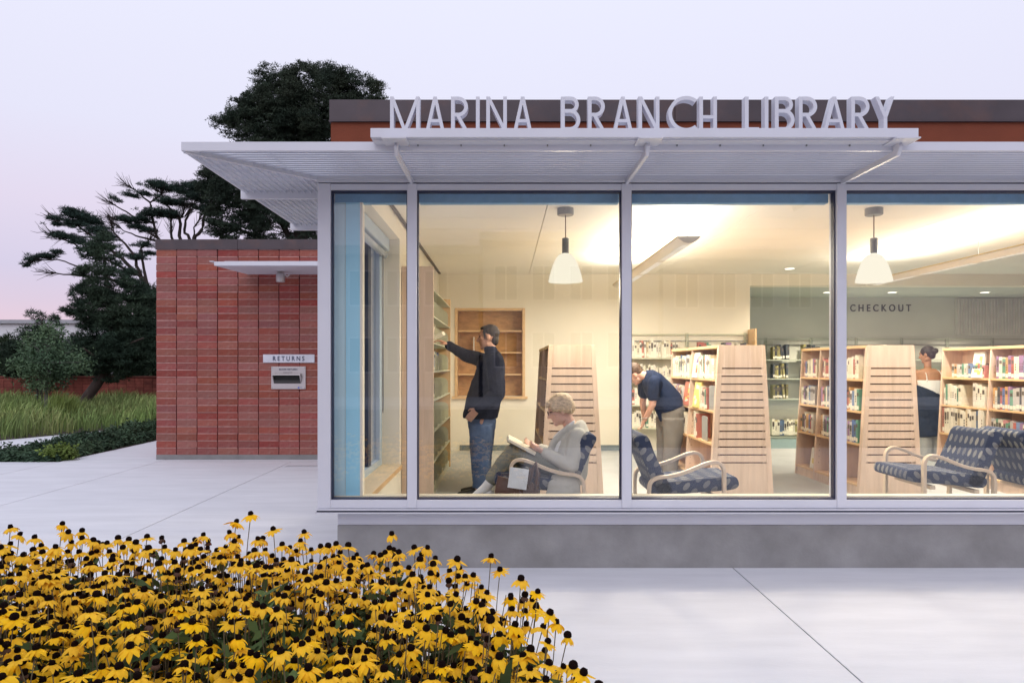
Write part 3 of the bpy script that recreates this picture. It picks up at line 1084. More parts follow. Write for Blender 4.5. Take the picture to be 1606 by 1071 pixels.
def linear(x, y0, y1, label, wires):
    t = thing('linear_uplight', (x, y0, 2.56), label, 'lamp', 'hanging trough uplights')
    w, zt, dp = .098, 2.585, .048
    pr, pi = [], []
    for k in range(9):
        u = -1 + k / 4
        pr.append((x + w * u, zt - dp * (1 - u * u)))
        pi.append((x + w * u * .96, zt + .006 - (dp - .004) * (1 - u * u)))
    for k in range(8):
        pass
    m = MB()
    rings = []
    for y in (y0, y1):
        rings.append([(p[0], y, p[1]) for p in pr] + [(p[0], y, p[1]) for p in reversed(pi)])
    m.rings(rings)
    m.build('trough', TROUGH, t)
    cap_ = MB()
    for y in (y0 - .006, y1 + .002):
        cap_.prism([(p[0], p[1]) for p in pr] + [(x + w, zt + .012), (x - w, zt + .012)], 'y', y, y + .005)
    cap_.build('end_cap', pm('trough_cap', (.66, .62, .54), .5), t)
    for s in (-1, 1):
        BX('rim', pm('gold_rim', (.55, .40, .12), .35, .5), t, x + s * w - .004, x + s * w + .004, y0, y1, zt + .0062, zt + .014)
    sl = MB()
    n = int((y1 - y0) / .065)
    for k in range(n):
        y = y0 + .10 + k * .065
        if y > y1 - .1 or (k % 16) in (14, 15):
            continue
        sl.box(x - .032, x + .032, y, y + .017, zt - dp - .0015, zt - dp + .0005)
    tag(sl.build('light_slot', emat('slot_glow', (1.0, .94, .80), 1.0), t), kind='stuff')
    for y in wires:
        MB().tube([(x, y, zt - .03), (x, y, ZCEIL)], .0025, 6).build('hanging_wire', GREYM, t)
    L = y1 - y0
    for yl in (7.75, 8.75):
        lamp('trough_light', 'AREA', (x, yl, zt + .02), 12, (1.0, .93, .80), t, size=.12, size_y=.45, rot=(R(180), 0, 0))
    lamp('trough_light', 'AREA', (x, (y0 + y1) / 2, zt + .02), 52, (1.0, .92, .78), t, size=.12, size_y=L - .2, rot=(R(180), 0, 0))
    for k in range(11):
        lamp('trough_downlight', 'AREA', (x, y0 + .22 + k * (L - .44) / 10, zt - dp - .004), 11.5, (1.0, .92, .78), t, size=.06, size_y=.018)
    return t


linear(1.615, 5.98, 9.55, 'pale trough uplight hung on a wire above the stooping man', (6.02, 7.8, 9.5))
linear(4.93, 4.99, 9.2, 'longer pale trough uplight hung in front of the deep bay', (5.1, 7.1, 9.1))

for x, y, lab in ((5.52, 11.65, 'small bright downlight in the deep ceiling, hidden half by the mullion'), (6.62, 11.65, 'small bright downlight above the CHECKOUT letters'),
                  (8.20, 11.65, 'small bright downlight above the siding reflection')):
    t = thing('downlight', (x, y, 2.72), lab, 'downlight', 'downlights in the deep ceiling')
    MB().cyl((x, y, 2.712), .085, .009, 20).build('trim_ring', WHITEP, t)
    MB().cyl((x, y, 2.7085), .066, .003, 20).build('lens', emat('downlight_glow', (1, .95, .82), 3.0), t)
    lamp('downlight_beam', 'SPOT', (x, y, 2.69), 260, WARM, t, size=.05, spot=R(110))
for x, y, lab in ((5.55, 10.05, 'bright recessed downlight in the main ceiling before the header'), (4.2, 10.05, 'recessed downlight beside the mullion in the main ceiling')):
    t = thing('downlight', (x, y, ZCEIL), lab, 'downlight', 'downlights in the main ceiling')
    MB().cyl((x, y, ZCEIL - .008), .085, .007, 20).build('trim_ring', WHITEP, t)
    MB().cyl((x, y, ZCEIL - .0115), .066, .003, 20).build('lens', emat('downlight_glow', (1, .95, .82), 3.0), t)
    lamp('downlight_beam', 'SPOT', (x, y, ZCEIL - .03), 40, WARM, t, size=.05, spot=R(120))

# ------------------------------------------------------------------ books
BOOKM = pm('book_cover', (.5, .5, .5), .55, 0, .08, 30, objcol=True)
PAGES = pm('page_block', (.78, .72, .58), .8)
LABELM = pm('spine_label', (.82, .78, .66), .6)
BAND = pm('spine_band', (.10, .08, .07), .5)
BOOK_MESH = []
for k in range(6):
    m = MB()
    # unit: 30 mm thick, 150 deep, 220 high, spine at y=0
    m.box(0, .0025, .002, .15, 0, .22, 0).box(.0275, .030, .002, .15, 0, .22, 0).box(0, .030, 0, .002, 0, .22, 0)
    m.box(.0028, .0272, .003, .145, .004, .215, 1)
    lz = .012 if k % 2 else .022
    m.box(.001, .029, -.0006, -.0001, lz, lz + .038, 2)
    if k in (1, 2, 4):
        m.box(.003, .027, -.0006, -.0001, .16 - .01 * k, .185, 3)
    if k in (0, 3, 4):
        for q in range(3):
            m.box(.009, .021, -.0006, -.0001, .085 + q * .024, .100 + q * .024, 3)
    BOOK_MESH.append(m.mesh('book', [BOOKM, PAGES, LABELM, BAND]))
PALE = [(.74, .70, .56), (.70, .66, .52), (.78, .74, .64), (.72, .66, .52), (.72, .68, .60), (.60, .50, .34), (.76, .72, .60), (.75, .71, .58), (.70, .64, .50), (.77, .74, .66), (.45, .16, .12), (.10, .16, .28)] + [(.75, .71, .60)] * 6 + [(.12, .28, .20)]
DARK = [(.04, .05, .07), (.06, .07, .10), (.30, .27, .10), (.05, .06, .06), (.24, .22, .12), (.08, .10, .16), (.35, .33, .22), (.03, .04, .05)]
MIXC = [(.40, .12, .10), (.10, .16, .34), (.62, .58, .48), (.08, .08, .09), (.12, .28, .20), (.55, .30, .12), (.66, .62, .56), (.30, .18, .32), (.16, .24, .40), (.70, .66, .50), (.45, .42, .40), (.50, .22, .22)]
NBOOK = [0]
JOINED = []


def colour_name(c):
    r, g, b = c
    if max(c) < .12 and max(c) - min(c) < .06:
        return 'black'
    if min(c) > .5:
        return 'cream white'
    if r > .3 and g > .24 and b < .5 and abs(r - g) < .16:
        return 'tan'
    if r >= g and r >= b:
        return 'red' if r > g * 2 else 'brown'
    if g >= b:
        return 'green'
    return 'blue'




def book_row(p0, length, along, rz, label, group, pal, hr=(.19, .25), tr=(.026, .048), depth=.15, lean=.0, gap=0, z_step=None, joined=False):
    """a row of books from p0 along a unit vector; every book is its own thing"""
    along = Vector(along)
    s = 0
    n = 0
    first = True
    while True:
        th = random.uniform(*tr)
        if s + th > length:
            break
        o = bpy.data.objects.new('book', random.choice(BOOK_MESH))
        COL.objects.link(o)
        h = random.uniform(*hr)
        if z_step:
            h *= z_step
        o.scale = (th / .030 * .96, depth * random.uniform(.88, 1.0) / .15, h / .22)
        q = Vector(p0) + along * s
        o.location = q
        tilt = 0
        if lean and n % 6 in (4, 5):
            tilt = lean * random.uniform(.5, 1)
        o.rotation_euler = (0, 0, rz)
        if tilt:
            o.rotation_euler = (0, tilt, rz)
            o.location.z += abs(math.sin(tilt)) * th * (1 if tilt > 0 else 0)
            s += math.sin(abs(tilt)) * h * .32
        c = random.choice(pal)
        f = random.uniform(.85, 1.1)
        o.color = (c[0] * f, c[1] * f, c[2] * f, 1)
        nm_ = colour_name(c)
        if joined:
            JOINED.append((o.data, o.matrix_basis.copy(), o.color[:]))
            bpy.data.objects.remove(o)
        else:
            tag(o, nm_ + ' ' + label.replace('white spined book', 'book').replace('white book', 'book').replace('dark book', 'book').replace('coloured book', 'book').replace('pale book', 'book'), 'book', nm_ + ' ' + group)
            NBOOK[0] += 1
        s += th
        n += 1
    return n


# ------------------------------------------------------------------ wall shelving
def wall_shelves(name, label, x0, x1, yw, depth, zs, ups, mat, rail_z, pitch_end=None):
    t = thing(name, (x0, yw, ZF), label, 'shelving')
    for x in ups:
        u = MB().box(x - .02, x + .02, yw - .035, yw - .002, ZF, rail_z + .03)
        u.build('upright', mat, t)
        hs = MB()
        for k in range(14):
            z = rail_z - .34 + k * .026
            hs.box(x - .012, x - .004, yw - .0362, yw - .0352, z, z + .012)
            hs.box(x + .004, x + .012, yw - .0362, yw - .0352, z, z + .012)
        tag(hs.build('upright_hole', GASKET, t), kind='stuff')
    BX('top_rail', mat, t, x0, x1, yw - .034, yw - .003, rail_z - .006, rail_z + .014)
    BX('hanging_rail', GREYM, t, x0, x1, yw - .030, yw - .012, rail_z - .10, rail_z - .088)
    for z in zs:
        BX('shelf', mat, t, x0, x1, yw - depth, yw - .036, z - .022, z, bevel=.003)
    return t


wsA = wall_shelves('wall_shelving', 'pale steel shelves of white spined books on the cream back wall behind the stooping man', 1.86, 3.80, YBK, .27, (1.587, 1.225, .868, .517), (1.9, 2.86, 3.77), SHELFG, 1.945)
BX('end_panel', MAPLE_H, wsA, 3.815, 3.848, YBK - .30, YBK - .001, ZF, 2.03, bevel=.003)
wsB = wall_shelves('wall_shelving', 'grey green steel shelves of dark spined books along the dim CHECKOUT wall', 3.9, 10.3, YDP, .25, (1.576, 1.232, .864, .185), tuple(4.82 + .835 * k for k in range(7)), SHELFG2, 1.945)
BX('base_panel', SHELFG2, wsB, 3.9, 10.3, YDP - .24, YDP - .23, ZF, .165)

YA = YBK - .255
for z, a, b, lab in ((1.587, 1.95, 2.68, 'topmost'), (1.225, 1.95, 2.66, 'second'), (.868, 1.95, 2.25, 'third'), (.517, 1.95, 2.45, 'lowest')):
    book_row((a, YA, z), b - a, (1, 0, 0), 0, 'white spined book in the row on the %s shelf of the cream back wall' % lab, 'books on the %s shelf of the cream back wall' % lab, PALE, (.20, .27), (.026, .046), lean=-.18 if lab == 'lowest' else -.06)
for a in (2.98, 3.32, 3.56):
    book_row((a, YA, 1.587), .2, (1, 0, 0), 0, 'short book standing on the top wall shelf above the middle bookcase', 'short books on the top wall shelf', MIXC, (.19, .24), (.03, .045))
YD_ = YDP - .235
for z, lab in ((1.576, 'top'), (1.232, 'second'), (.864, 'third')):
    for a, le in ((4.87, -.2), (5.42, -.2)):
        book_row((a, YD_, z), .30, (1, 0, 0), 0, 'dark book in a leaning cluster on the %s shelf of the dim far wall' % lab, 'dark books on the %s shelf of the far wall' % lab, DARK, (.22, .28), (.028, .042), lean=le, joined=True)
book_row((4.85, YD_, .207), .86, (1, 0, 0), 0, 'white spined book on the floor level shelf of the dim far wall', 'white books on the floor level far shelf', PALE, (.24, .30), (.034, .05), joined=True)
book_row((6.88, YD_, 1.577), .09, (1, 0, 0), 0, 'lone white book beside an upright on the far wall under CHECKOUT', 'lone white books under the checkout letters', PALE[:3], (.26, .29), (.04, .05))
rbk = MB().box(9.12, 9.42, YD_, YD_ + .18, 1.5765, 1.69).build('box_file', pm('maroon_box', (.22, .05, .05), .6))
tag(rbk, 'maroon box lying on the far wall shelf near the siding reflection', 'box')
glb = thing('desk_globe', (7.72, YD_ + .1, 1.577), 'small dark globe ornament on the far wall shelf', 'ornament')
MB().ell((7.72, YD_ + .1, 1.69), .07, seg=16, nr=10).build('ball', pm('globe_dark', (.06, .06, .07), .3), glb, smooth=True)
MB().lathe([(.0, .0), (.06, .0), (.05, .015), (.012, .02), (.012, .05)], (7.72, YD_ + .1, 1.5765), 16).build('foot', GREYM, glb)


# ------------------------------------------------------------------ free-standing A-frame bookcases
def bookcase(xc, y0, y1, bays, label, shelves=((1.307,), (.985,), (.62,)), wt=.47, wb=.645):
    """end panel towards the street at y0; shelves on both long sides"""
    H = 1.536
    t = thing('bookcase', (xc, y0, ZF), label, 'bookcase', None)

    def hw(z):                       # half width at height above floor
        return (wb + (wt - wb) * z / H) / 2
    # end panel: stiles, rails and planks with open dark grooves between
    BX('groove_backing', SLOT, t, xc - hw(H) + .02, xc + hw(H) - .02, y0 + .016, y0 + .03, ZF + .02, ZF + H - .03)
    st = .055
    for s in (-1, 1):
        MB().prism([(xc + s * hw(0), ZF), (xc + s * hw(H), ZF + H - .002), (xc + s * (hw(H) - st * .8), ZF + H - .002), (xc + s * (hw(0) - st), ZF)], 'y', y0, y0 + .034).build('stile', MAPLE, t, bevel=.002)
    zs0, pitch, n, gr = .34, .0795, 13, .013
    zc = [(zs0 + pitch * k) for k in range(n)]
    prev = 0.0
    for k in range(n + 1):
        z0 = 0.0 if k == 0 else zc[k - 1] + gr
        z1 = zc[k] if k < n else H - .002

        def iw(z):
            return hw(z) - (st + (st * .8 - st) * z / H) - .0008
        MB().prism([(xc - iw(z0), ZF + z0), (xc + iw(z0), ZF + z0), (xc + iw(z1), ZF + z1), (xc - iw(z1), ZF + z1)], 'y', y0 + .0015, y0 + .0155).build('plank', MAPLE, t)
    BX('top_board', MAPLE_H, t, xc - hw(H) - .004, xc + hw(H) + .004, y0 + .0345, y1, ZF + H - .03, ZF + H, bevel=.003)
    BX('centre_panel', MAPLE, t, xc - .011, xc + .011, y0 + .035, y1 - .02, ZF + .07, ZF + H - .031)
    L = (y1 - y0 - .034) / bays
    for b in range(bays + 1):
        ya = y0 + .0345 if b == 0 else (y1 - .022 if b == bays else y0 + .034 + L * b - .011)
        for s in (-1, 1):
            MB().prism([(xc + s * .0115, ZF), (xc + s * hw(0), ZF), (xc + s * hw(H), ZF + H - .031), (xc + s * .0115, ZF + H - .031)], 'y', ya, ya + .022).build('divider', MAPLE, t, bevel=.0015)
    for s in (-1, 1):
        MB().prism([(xc + s * (hw(.03) - .035), ZF), (xc + s * (hw(.0) - .02), ZF), (xc + s * (hw(.11) - .02), ZF + .11), (xc + s * (hw(.11) - .035), ZF + .11)], 'y', y0 + .057, y1 - .023).build('kick_board', MAPLE, t)
        for z in (.115, .53, .862, 1.19):
            for b in range(bays):
                ya, yb = y0 + .034 + L * b + (.0225 if b == 0 else .0115), y0 + .034 + L * (b + 1) - (.0225 if b == bays - 1 else .0115)
                x1_ = hw(z) - .006
                MB().box(xc + s * .0115 if s > 0 else xc - x1_, xc + x1_ if s > 0 else xc - .0115, ya, yb, ZF + z - .022, ZF + z).build('shelf', MAPLE_H, t)
    ph = MB()
    for b in range(bays):
        for yy in (y0 + .034 + L * b + .0116, y0 + .034 + L * (b + 1) - .0120):
            for k in range(17):
                z = .2 + k * .07
                xq = xc - hw(z) + .05
                ph.box(xq - .004, xq + .004, yy, yy + .0004, ZF + z, ZF + z + .008)
    tag(ph.build('peg_hole', SLOT, t), kind='stuff')
    t['bay'] = L
    return t, hw


Yc = 6.91
bc1, hw1 = bookcase(.684, Yc, 8.72, 2, 'slotted maple bookcase end right behind the reading woman')
bc2, hw2 = bookcase(2.406, Yc, 8.85, 2, 'slotted maple bookcase in the middle, its open side toward the stooping man')
bc3, hw3 = bookcase(3.915, Yc, 8.45, 3, 'slotted maple bookcase behind the big spotted armchair, under the CHECKOUT letters')
bc4, hw4 = bookcase(5.53, 5.75, 8.25, 3, 'long maple bookcase full of coloured books at the right edge')


def side_rows(xc, hw, y0, y1, bays, rows, name, wt=.47):
    L = (y1 - y0 - .034) / bays
    for (b, z, f0, f1, pal, hr, lab) in rows:
        yb = y0 + .034 + L * b + .02
        x = xc - hw(z + .05) + .012
        w = L - .045
        # seen from the aisle (looking along +x): the row runs away from the street
        book_row((x, yb + w * f1, ZF + z), w * (f1 - f0), (0, -1, 0), R(-90), lab, lab.replace('book', 'books', 1), pal, hr, (.026, .050), depth=.15)


side_rows(2.406, hw2, Yc, 8.85, 2, [
    (1, 1.19, .05, .95, PALE, (.22, .27), 'white book in the far bay on the top shelf of the middle bookcase'),
    (0, 1.19, .10, .72, PALE, (.20, .26), 'white book in the near bay on the top shelf of the middle bookcase'),
    (0, .862, .28, .62, PALE, (.21, .25), 'pale book beside the big yellow book on the middle bookcase'),
    (1, .862, .3, .9, MIXC, (.20, .24), 'book in the far bay on the middle shelf of the middle bookcase'),
    (1, .53, .1, .6, PALE, (.22, .28), 'pale book low in the far bay of the middle bookcase'),
    (0, .53, .62, .78, PALE, (.26, .30), 'tall pale book beside the bookend low in the middle bookcase'),
], 'b2')
side_rows(3.915, hw3, Yc, 8.45, 3, [
    (2, 1.19, .12, .85, MIXC, (.19, .23), 'book on the top shelf in the far bay of the bookcase under CHECKOUT'),
    (2, .862, .15, .95, MIXC, (.19, .23), 'book on the middle shelf in the far bay of the bookcase under CHECKOUT'),
    (2, .53, .15, .9, MIXC, (.19, .24), 'book on the low shelf in the far bay of the bookcase under CHECKOUT'),
    (1, 1.19, .1, .9, MIXC, (.19, .24), 'book on the top shelf in the mid bay of the bookcase under CHECKOUT'),
    (1, .862, .1, .9, MIXC, (.19, .24), 'book on the middle shelf in the mid bay of the bookcase under CHECKOUT'),
    (1, .53, .1, .8, MIXC, (.19, .24), 'book on the low shelf in the mid bay of the bookcase under CHECKOUT'),
    (0, 1.19, .2, .8, PALE, (.20, .25), 'book on the top shelf next to the slotted end under CHECKOUT'),
    (0, .862, .1, .8, MIXC, (.19, .24), 'book on the middle shelf next to the slotted end under CHECKOUT'),
    (0, .53, .1, .8, MIXC, (.19, .24), 'book on the low shelf next to the slotted end under CHECKOUT'),
], 'b3')
side_rows(5.53, hw4, 5.75, 8.25, 3, [
    (2, 1.19, .10, .80, MIXC, (.14, .17), 'short disc case height book on the top shelf beside the woman in white'),
    (2, .862, .55, .95, PALE, (.20, .26), 'book on the middle shelf beside the woman in white'),
    (2, .862, .05, .3, PALE, (.22, .27), 'tall white book on the middle shelf beside the woman in white'),
    (2, .53, .05, .95, PALE, (.26, .31), 'large format book on the low shelf beside the woman in white'),
    (1, 1.19, .05, .92, MIXC, (.20, .25), 'coloured book on the top shelf of the long bookcase, by the glass'),
    (1, .862, .05, .95, MIXC, (.20, .25), 'coloured book on the middle shelf of the long bookcase, by the glass'),
    (1, .53, .05, .95, MIXC, (.19, .24), 'coloured book on the low shelf of the long bookcase, by the glass'),
], 'b4')

# face-out books on the middle bookcase
def face_out(x, y, z, w, h, mats, label, tilt=0):
    m = MB()
    m.box(-.012, .012, 0, w, 0, h, 0)
    random.seed(int(y * 977))
    for k in range(7):
        a, b = random.uniform(.05, .6) * w, random.uniform(.1, .35) * w
        c, d = random.uniform(.08, .75) * h, random.uniform(.05, .2) * h
        m.box(-.0126 - k * .0002, -.0121 - k * .0002, a, min(a + b, w * .95), c, min(c + d, h * .95), 1 + k % (len(mats) - 1))
    o = m.build('picture_book', mats, None, loc=(x, y, z))
    o.rotation_euler = (0, R(8), 0)
    return tag(o, label, 'book')


cR, cY, cG, cP, cW = (pm('cover_' + n_, c, .45) for n_, c in (('red', (.50, .16, .10)), ('yellow', (.70, .58, .18)), ('green', (.20, .38, .12)), ('purple', (.18, .14, .34)), ('white', (.76, .74, .66))))
L2 = (8.85 - Yc - .034) / 2
face_out(2.406 - hw2(1.19) + .012, Yc + .72, ZF + 1.191, .22, .29, [cW, cP, cG, cR], 'picture book with a purple and green cover shown face out on the middle bookcase')
yb_ = face_out(2.406 - hw2(.862) + .01, Yc + .60, ZF + .863, .24, .29, [cY, cW], 'big yellow book shown face out on the middle bookcase')
face_out(2.406 - hw2(.862) + .014, Yc + 1.02, ZF + .863, .25, .28, [cR, cW, cY], 'red and cream book shown face out beside the big yellow book')
face_out(3.915 - hw3(.115) + .05, 7.98, ZF + .116, .16, .24, [cW, cY], 'pale book leaning on the bottom shelf under CHECKOUT')
face_out(5.53 - hw4(1.19) + .012, 7.55, ZF + 1.191, .17, .29, [cW, cY], 'white book shown face out beside the woman in white')

BEND = pm('bookend_grey', (.30, .31, .30), .45)
for x, y, z, lab in ((2.406 - hw2(.53) + .03, Yc + .30, .53, 'grey metal bookend low on the middle bookcase'), (2.406 - hw2(.862) + .03, Yc + .10, .862, 'dark bookend on the middle shelf of the middle bookcase')):
    m = MB()
    m.prism([(y, ZF + z + .001), (y + .20, ZF + z + .001), (y + .20, ZF + z + .24), (y + .17, ZF + z + .26), (y + .02, ZF + z + .26), (y, ZF + z + .24)], 'x', x, x + .006)
    o = m.build('bookend', BEND)
    tag(o, lab, 'bookend')

# ------------------------------------------------------------------ tall bookcase on the side wall
XB1 = -.707
lb = thing('tall_bookcase', (-.87, 6.82, ZF), 'tall steel and maple bookcase against the side wall, searched by the standing man', 'bookcase')
HB = 2.32
BX('end_panel', MAPLE, lb, -1.025, XB1, 6.82, 6.85, ZF, ZF + HB, bevel=.003)
BX('far_end_panel', MAPLE_H, lb, -1.025, XB1 - .002, 8.98, 9.01, ZF, ZF + HB - .12, bevel=.003)
BX('back_panel', SHELFG, lb, -1.025, -1.015, 6.8505, 8.9795, ZF, ZF + HB - .02)
BX('base', SHELFG, lb, -1.014, XB1 - .02, 6.8505, 8.9795, ZF, ZF + .08)
SZ = [.35, .66, .975, 1.27, 1.56, 1.83, 2.10]
for z in SZ:
    BX('shelf', SHELFG, lb, -1.0145, XB1 - .006, 6.8505, 8.9795, ZF + z - .012, ZF + z, bevel=.002)
dm = MB()
prof = [(-.30, 0), (-.02, 0), (-.005, .02), (-.005, .13)]
for k in range(8):
    t_ = R(k * 90 / 7)
    prof.append((-.075 + .07 * math.cos(t_), .13 + .07 * math.sin(t_)))
prof += [(-.30, .20)]
dme = MB().prism(prof, 'y', 0, .006).mesh('divider', pm('divider_cream', (.58, .56, .40), .4))
for z in [.08] + SZ[:-1]:
    for k in range(5):
        o = link('divider', dme, lb)
        o.location = (XB1 - .008, 6.98 + k * .44 + random.uniform(-.05, .05), ZF + z + .001)
        o.matrix_parent_inverse = wmat(lb).inverted()
for z, lab, pal, fr in ((1.27, 'fourth', MIXC, .9), (.975, 'third', DARK, .6), (1.56, 'fifth', PALE, .55)):
    book_row((XB1 - .05, 6.93 + fr, ZF + z + .001), fr, (0, -1, 0), R(90), 'book between curved dividers on the %s shelf of the tall side bookcase' % lab, 'books on the %s shelf of the tall side bookcase' % lab, pal, (.16, .22), (.03, .05))
print('books', NBOOK[0], 'joined', len(JOINED))

# the small far books, joined
jv, jf, ji, jm, jc = [], [], [], [PAGES, LABELM, BAND], {}
for me_, M_, c_ in JOINED:
    nm_ = colour_name(c_[:3])
    if nm_ not in jc:
        jm.append(pm('far_book_' + nm_.replace(' ', '_'), tuple(c_[:3]), .55, 0, .1, 30, island=.3))
        jc[nm_] = len(jm) - 1
    o_ = len(jv)
    jv += [tuple(M_ @ v.co) for v in me_.vertices]
    for p_ in me_.polygons:
        jf.append(tuple(i + o_ for i in p_.vertices))
        ji.append(jc[nm_] if p_.material_index == 0 else p_.material_index - 1)
me = bpy.data.meshes.new('far_books')
me.from_pydata(jv, [], jf)
for m_ in jm:
    me.materials.append(m_)
me.polygons.foreach_set('material_index', ji)
o = link('far_books', me)
tag(o, kind='stuff')

# bin of books on the floor beyond the woman
bb = thing('book_bin', (6.4, 10.2, ZF), 'low pale green bin of upright books on the floor beyond the woman in white', 'bin')
BX('back', SHELFG, bb, 6.28, 6.53, 10.32, 10.33, ZF, ZF + .25)
BX('tray', SHELFG, bb, 6.28, 6.53, 10.15, 10.319, ZF, ZF + .02)
for a in (6.28, 6.522):
    BX('cheek', SHELFG, bb, a, a + .008, 10.15, 10.319, ZF + .0202, ZF + .25)
book_row((6.295, 10.16, ZF + .021), .22, (1, 0, 0), 0, 'dark book standing in the low pale green bin', 'books in the low green bin', DARK, (.18, .21), (.022, .034))


# ------------------------------------------------------------------ bentwood armchairs
def cushion(name, prof_top, prof_bot, y0, y1, parent):
    """upholstered slab: a side profile (closed) swept across its width, with UVs in metres"""
    prof = prof_top + prof_bot[::-1]
    P = []
    # resample closed outline smoothly
    n = len(prof)
    for i in range(n):
        p0, p1, p2, p3 = (Vector(prof[(i + k) % n]) for k in (-1, 0, 1, 2))
        for s in range(4):
            t = s / 4
            P.append(.5 * ((2 * p1) + (p2 - p0) * t + (2 * p0 - 5 * p1 + 4 * p2 - p3) * t * t + (3 * p1 - p0 - 3 * p2 + p3) * t ** 3))
    n = len(P)
    c = sum(P, Vector((0, 0))) / n
    cols = [(y0, .86), (y0 + .008, .95), (y0 + .025, 1.0), (y1 - .025, 1.0), (y1 - .008, .95), (y1, .86)]
    cols = [(y0, 0.0)] + cols + [(y1, 0.0)]
    acc = [0]
    for i in range(1, n + 1):
        acc.append(acc[-1] + (P[i % n] - P[i - 1]).length)
    verts, faces, uvs = [], [], []
    bm = bmesh.new()
    uvl = bm.loops.layers.uv.new('UVMap')
    ring = []
    for y, k in cols[1:-1]:
        ins = (1 - k) * .16
        ring.append([bm.verts.new((c.x + (p.x - c.x) * (1 - ins), y, c.y + (p.y - c.y) * (1 - ins * 2.2))) for p in P])
    yy = [c_[0] for c_ in cols[1:-1]]
    for j in range(len(ring) - 1):
        for i in range(n):
            f = bm.faces.new((ring[j][i], ring[j][(i + 1) % n], ring[j + 1][(i + 1) % n], ring[j + 1][i]))
            for lp, uvv in zip(f.loops, ((acc[i], yy[j]), (acc[i + 1], yy[j]), (acc[i + 1], yy[j + 1]), (acc[i], yy[j + 1]))):
                lp[uvl].uv = uvv
    for j, r_ in ((0, ring[0]), (1, ring[-1])):
        f = bm.faces.new(r_)
        for lp in f.loops:
            lp[uvl].uv = (lp.vert.co.x * .6 + lp.vert.co.z * .75 + 3, lp.vert.co.z * .6 - lp.vert.co.x * .7 + 3)
    bmesh.ops.recalc_face_normals(bm, faces=bm.faces)
    me = bpy.data.meshes.new(name)
    bm.to_mesh(me)
    bm.free()
    me.materials.append(UPH)
    me.polygons.foreach_set('use_smooth', [True] * len(me.polygons))
    return link(name, me, parent, loc=(0, 0, 0))


def ribbon(path, y0, y1, th):
    """bent lath: a path in (x, z) swept with a rectangular section"""
    m = MB()
    pts = [Vector(p) for p in path]
    rings = []
    for i, p in enumerate(pts):
        t = (pts[min(i + 1, len(pts) - 1)] - pts[max(i - 1, 0)]).normalized()
        nn_ = Vector((-t.y, t.x)) * th / 2
        a, b = p + nn_, p - nn_
        rings.append([(a.x, y0, a.y), (b.x, y0, b.y), (b.x, y1, b.y), (a.x, y1, a.y)])
    return m.rings(rings)


def spline(ctrl, n=6):
    out = []
    c = [Vector(ctrl[0])] + [Vector(q) for q in ctrl] + [Vector(ctrl[-1])]
    for i in range(1, len(c) - 2):
        p0, p1, p2, p3 = c[i - 1:i + 3]
        for s in range(n):
            t = s / n
            out.append(.5 * ((2 * p1) + (p2 - p0) * t + (2 * p0 - 5 * p1 + 4 * p2 - p3) * t * t + (3 * p1 - p0 - 3 * p2 + p3) * t ** 3))
    out.append(c[-2])
    return out


def armchair(loc, rz, label, width=.56):
    t = thing('armchair', loc, label, 'armchair', 'spotted blue armchairs by the glass', rz)
    w = width / 2
    cushion('seat', [(-.24, .415), (0, .445), (.22, .468), (.36, .475), (.405, .462)], [(-.23, .325), (0, .345), (.22, .362), (.36, .375), (.415, .405)], -w + .035, w - .035, t)
    cushion('backrest', [(-.10, .36), (-.165, .5), (-.235, .66), (-.292, .79)], [(-.20, .33), (-.27, .48), (-.345, .66), (-.39, .765)], -w + .035, w - .035, t)
    ctrl = [(-.285, 0), (-.285, .20), (-.285, .38), (-.268, .445), (-.215, .475), (-.12, .487), (.0, .52), (.12, .570), (.195, .592), (.25, .585), (.282, .545), (.287, .47), (.287, .25), (.287, 0)]
    for s in (-1, 1):
        ya = s * w
        ribbon(spline(ctrl, 5), ya - .021, ya + .021, .026).build('arm_loop', BENT, t, loc=(0, 0, 0), bevel=.004)
    for x, z in ((-.16, .31), (.2, .345)):
        MB().box(x - .02, x + .02, -w + .021, w - .021, z - .03, z).build('cross_rail', BENT, t, loc=(0, 0, 0))
    return t


armchair((.337, 5.62, ZF), R(180), 'spotted blue armchair in which the grey haired woman sits reading')
armchair((1.39, 5.49, ZF), 0, 'empty spotted blue armchair facing the middle bookcase, beside the mullion')
armchair((3.71, 5.85, ZF), R(180), 'empty spotted blue armchair showing its wide back cushion, in the third pane')
armchair((4.60, 5.83, ZF), 0, 'spotted blue armchair standing back to back with the empty one in the third pane')

# ================================================================== PEOPLE
def skin(name, col):
    m = pm(name, col, .5, 0, .07, 25, .04, 300)
    m.node_tree.nodes['Principled BSDF'].inputs['Subsurface Weight'].default_value = .08
    m.node_tree.nodes['Principled BSDF'].inputs['Subsurface Radius'].default_value = (.01, .004, .002)
    return m


SK1 = skin('skin_tan', (.50, .27, .18))
SK2 = skin('skin_fair', (.66, .40, .31))
SK3 = skin('skin_brown', (.36, .18, .10))
EYEM = pm('eye_dark', (.02, .015, .012), .2)


def frame_of(fwd, up):
    f = Vector(fwd).normalized()
    u = Vector(up)
    u = (u - f * u.dot(f)).normalized()
    return f, u, f.cross(u)


